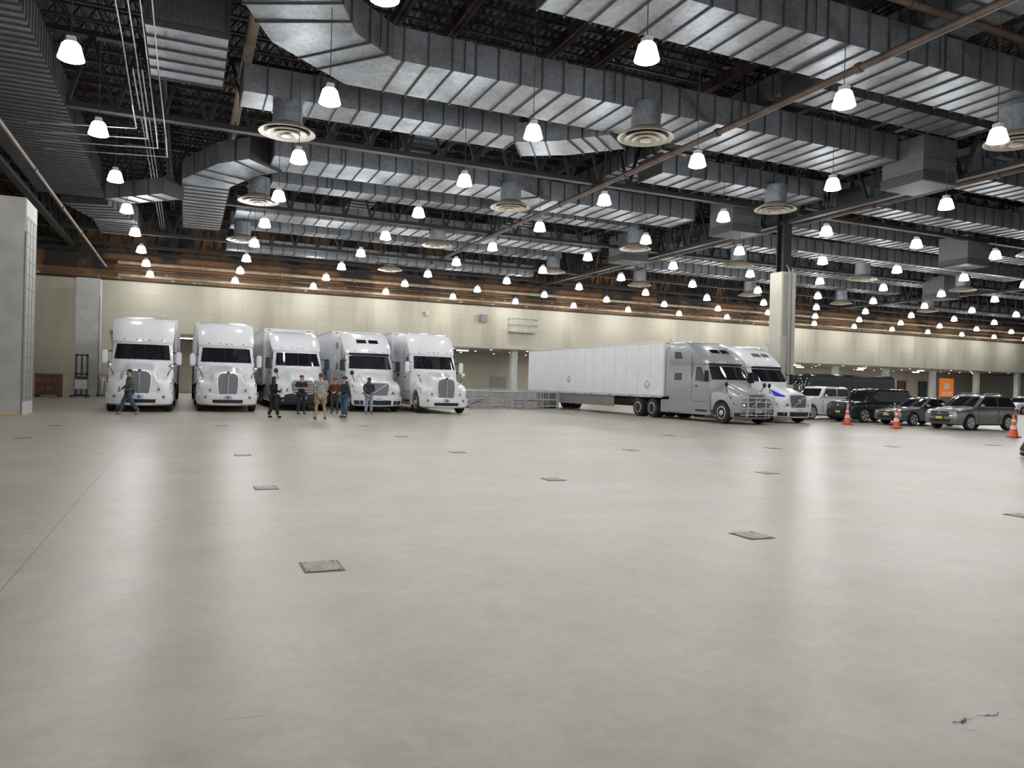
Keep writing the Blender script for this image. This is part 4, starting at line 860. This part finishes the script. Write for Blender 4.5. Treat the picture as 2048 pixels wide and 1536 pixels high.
    for q in'LR':
        ns(q+'h',J[q+'h']-Vector((0,0,.02)),.115*f,'p')
        if legs=='long': ns(q+'k',J[q+'k'],.09,q+'h');ns(q+'a',J[q+'a']+Vector((0,0,.0)),.075,q+'k')
        else: ns(q+'k',J[q+'h'].lerp(J[q+'k'],.93),.11*f,q+'h')
    obj('trousers' if legs=='long' else 'shorts',skin_mesh(sn,se,ml),T)
    for q,s in(('L',-1),('R',1)):
        fd=Vector(pose.get(q+'dir',(s*.12,-1,0))).normalized();a=J[q+'a']
        nn=[(tuple(a-fd*.03*k+Vector((0,0,-.045))*k),.055*k),(tuple(a+fd*.07*k+Vector((0,0,-.05))*k),.055*k),(tuple(a+fd*.17*k+Vector((0,0,-.06))*k),.042*k)]
        obj('shoe',skin_mesh(nn,[(0,1),(1,2)],ms),T)
    h=J['head'];hm=MB()
    mh=M('hair_'+str(hair),hair,.7,0,.2,20)
    hm.sph(h+Vector((0,.022,.035))*k,.1*k,14,8,sc=(.98,1.0,.85));
    if longhair: hm.loft([[ (h.x+.11*k*w*math.cos(a),h.y+.045*k+.07*k*math.sin(a),h.z+z*k) for a in[2*math.pi*i/12 for i in range(12)]] for z,w in((.05,.9),(-.1,1.1),(-.25,1.2),(-.36,.7))])
    if hat:
        m_=M('hat_'+str(hat),hat,.8);hm2=MB().sph(h+Vector((0,.0,.05))*k,.108*k,14,8,sc=(1,1.05,.75));hm2.sph(h+Vector((0,-.12,.045))*k,.07*k,12,5,sc=(1,1,.12));obj('hat',hm2.mesh('h',m_),T)
    obj('hair',hm.mesh('h',mh),T)
    for s in(-1,1): obj('eye',MB().sph(h+Vector((s*.033,-.083,.012))*k,.012*k,8,5).mesh('e',M('eye_dark',(.05,.04,.04),.2)),T)
    obj('mouth',MB().sph(h+Vector((0,-.083,-.055))*k,.022*k,8,4,sc=(1,.4,.25)).mesh('m',M('lips',(.3,.12,.1),.5)),T)
    if beard: obj('beard',MB().sph(J['jaw']+Vector((0,-.035,.0))*k,.065*k,10,6,sc=(1,.8,.9)).mesh('b',mh),T)
    if hood: obj('hood',MB().sph(J['neck']+Vector((0,.06,.03))*k,.11*k,12,6,sc=(1.1,.7,.6)).mesh('h',mt),T)
    if held: held(T,J,k)
    return T
walk=dict(Lh=(-.1,0,.9),Rh=(.1,0,.9),Lk=(-.11,-.2,.50),La=(-.11,-.28,.1),Rk=(.11,.08,.48),Ra=(.11,.34,.13),Le=(-.26,.12,1.16),Lw=(-.25,.08,.92),Re=(.26,-.06,1.15),Rw=(.2,-.26,.98),Rdir=(.05,-1,-.25))
folded=dict(Le=(-.26,.0,1.15),Re=(.26,.0,1.15),Lw=(-.08,-.24,1.18),Rw=(.08,-.24,1.15))
front=dict(Le=(-.25,.02,1.14),Re=(.25,.02,1.14),Lw=(-.06,-.23,1.04),Rw=(.07,-.23,1.06))
phone=lambda T,J,k: obj('phone',MB().box(-.035,.035,-.006,.006,-.07,.07).mesh('p',BLACK,bevel=.004),T,tuple((J['Lw']+J['Rw'])/2+Vector((0,-.07,.06))))
person('bearded man in olive green jacket and jeans walking past truck',(-2.05,33.3,0),-1.5,(.06,.07,.045),(.05,.09,.17),walk,1.8,beard=True,shoe=(.25,.22,.2))
person('woman with long dark hair in black clothes standing',(3.25,31.4,0),1.9,(.012,.012,.013),(.015,.018,.02),dict(La=(-.16,-.12,.1),Ra=(.12,.16,.1),Rk=(.12,.02,.5),Lk=(-.13,-.08,.5),Lw=(-.12,-.24,1.1),Rw=(.1,-.26,1.15)),1.66,longhair=True,held=phone)
person('man in dark navy shirt and trousers with folded arms',(4.75,34.5,0),.2,(.015,.015,.035),(.015,.02,.035),folded,1.76,skin=SKIN,sleeve='short',shoe=(.04,.04,.04))
person('large man in grey tee shirt and khaki shorts seen behind',(4.95,30.5,0),math.pi+.2,(.36,.40,.37),(.36,.29,.18),dict(Lw=(-.2,-.2,1.0),Rw=(.2,-.2,1.0),Lk=(-.15,-.02,.5),Rk=(.15,-.02,.5),La=(-.19,.03,.1),Ra=(.19,.03,.1)),1.84,fat=1.25,hair=(.12,.07,.04),sleeve='short',legs='short',shoe=(.35,.08,.06))
person('person in maroon top and red cap between two trucks',(6.4,35.4,0),-.4,(.12,.03,.03),(.03,.05,.04),front,1.68,hat=(.35,.04,.03))
person('man in dark hooded sweatshirt and blue jeans standing sideways',(6.15,31.8,0),-1.2,(.03,.035,.035),(.06,.12,.24),front,1.74,hood=True,hat=(.03,.03,.03),shoe=(.3,.05,.05))
person('man in dark hoodie and pale blue jeans checking a phone',(7.95,35.2,0),.1,(.035,.035,.04),(.26,.33,.42),front,1.74,skin=SKIND,hood=True,shoe=(.2,.2,.2),held=phone)
person('person in dark trousers and black shoes walking',(21.05,12.9,0),1.3,(.05,.05,.05),(.08,.09,.07),walk,1.75)
# ------------------------------------------------------------ world, camera
w=bpy.data.worlds.new('world');S.world=w;w.use_nodes=True
bg=w.node_tree.nodes['Background'];bg.inputs[0].default_value=(.95,.97,1,1);bg.inputs[1].default_value=.32
cd=bpy.data.cameras.new('camera');cam=bpy.data.objects.new('camera',cd);COL.objects.link(cam)
cd.sensor_width=36;cd.lens=FPX/2048*36;cd.clip_end=400
R=Matrix.Rotation(-TH,4,'Z')@Matrix.Rotation(math.radians(90),4,'X')@Matrix.Rotation(.026,4,'Z')
cam.matrix_world=Matrix.Translation((0,0,CH))@R
S.camera=cam
try: S.view_settings.view_transform='Standard'
except: pass
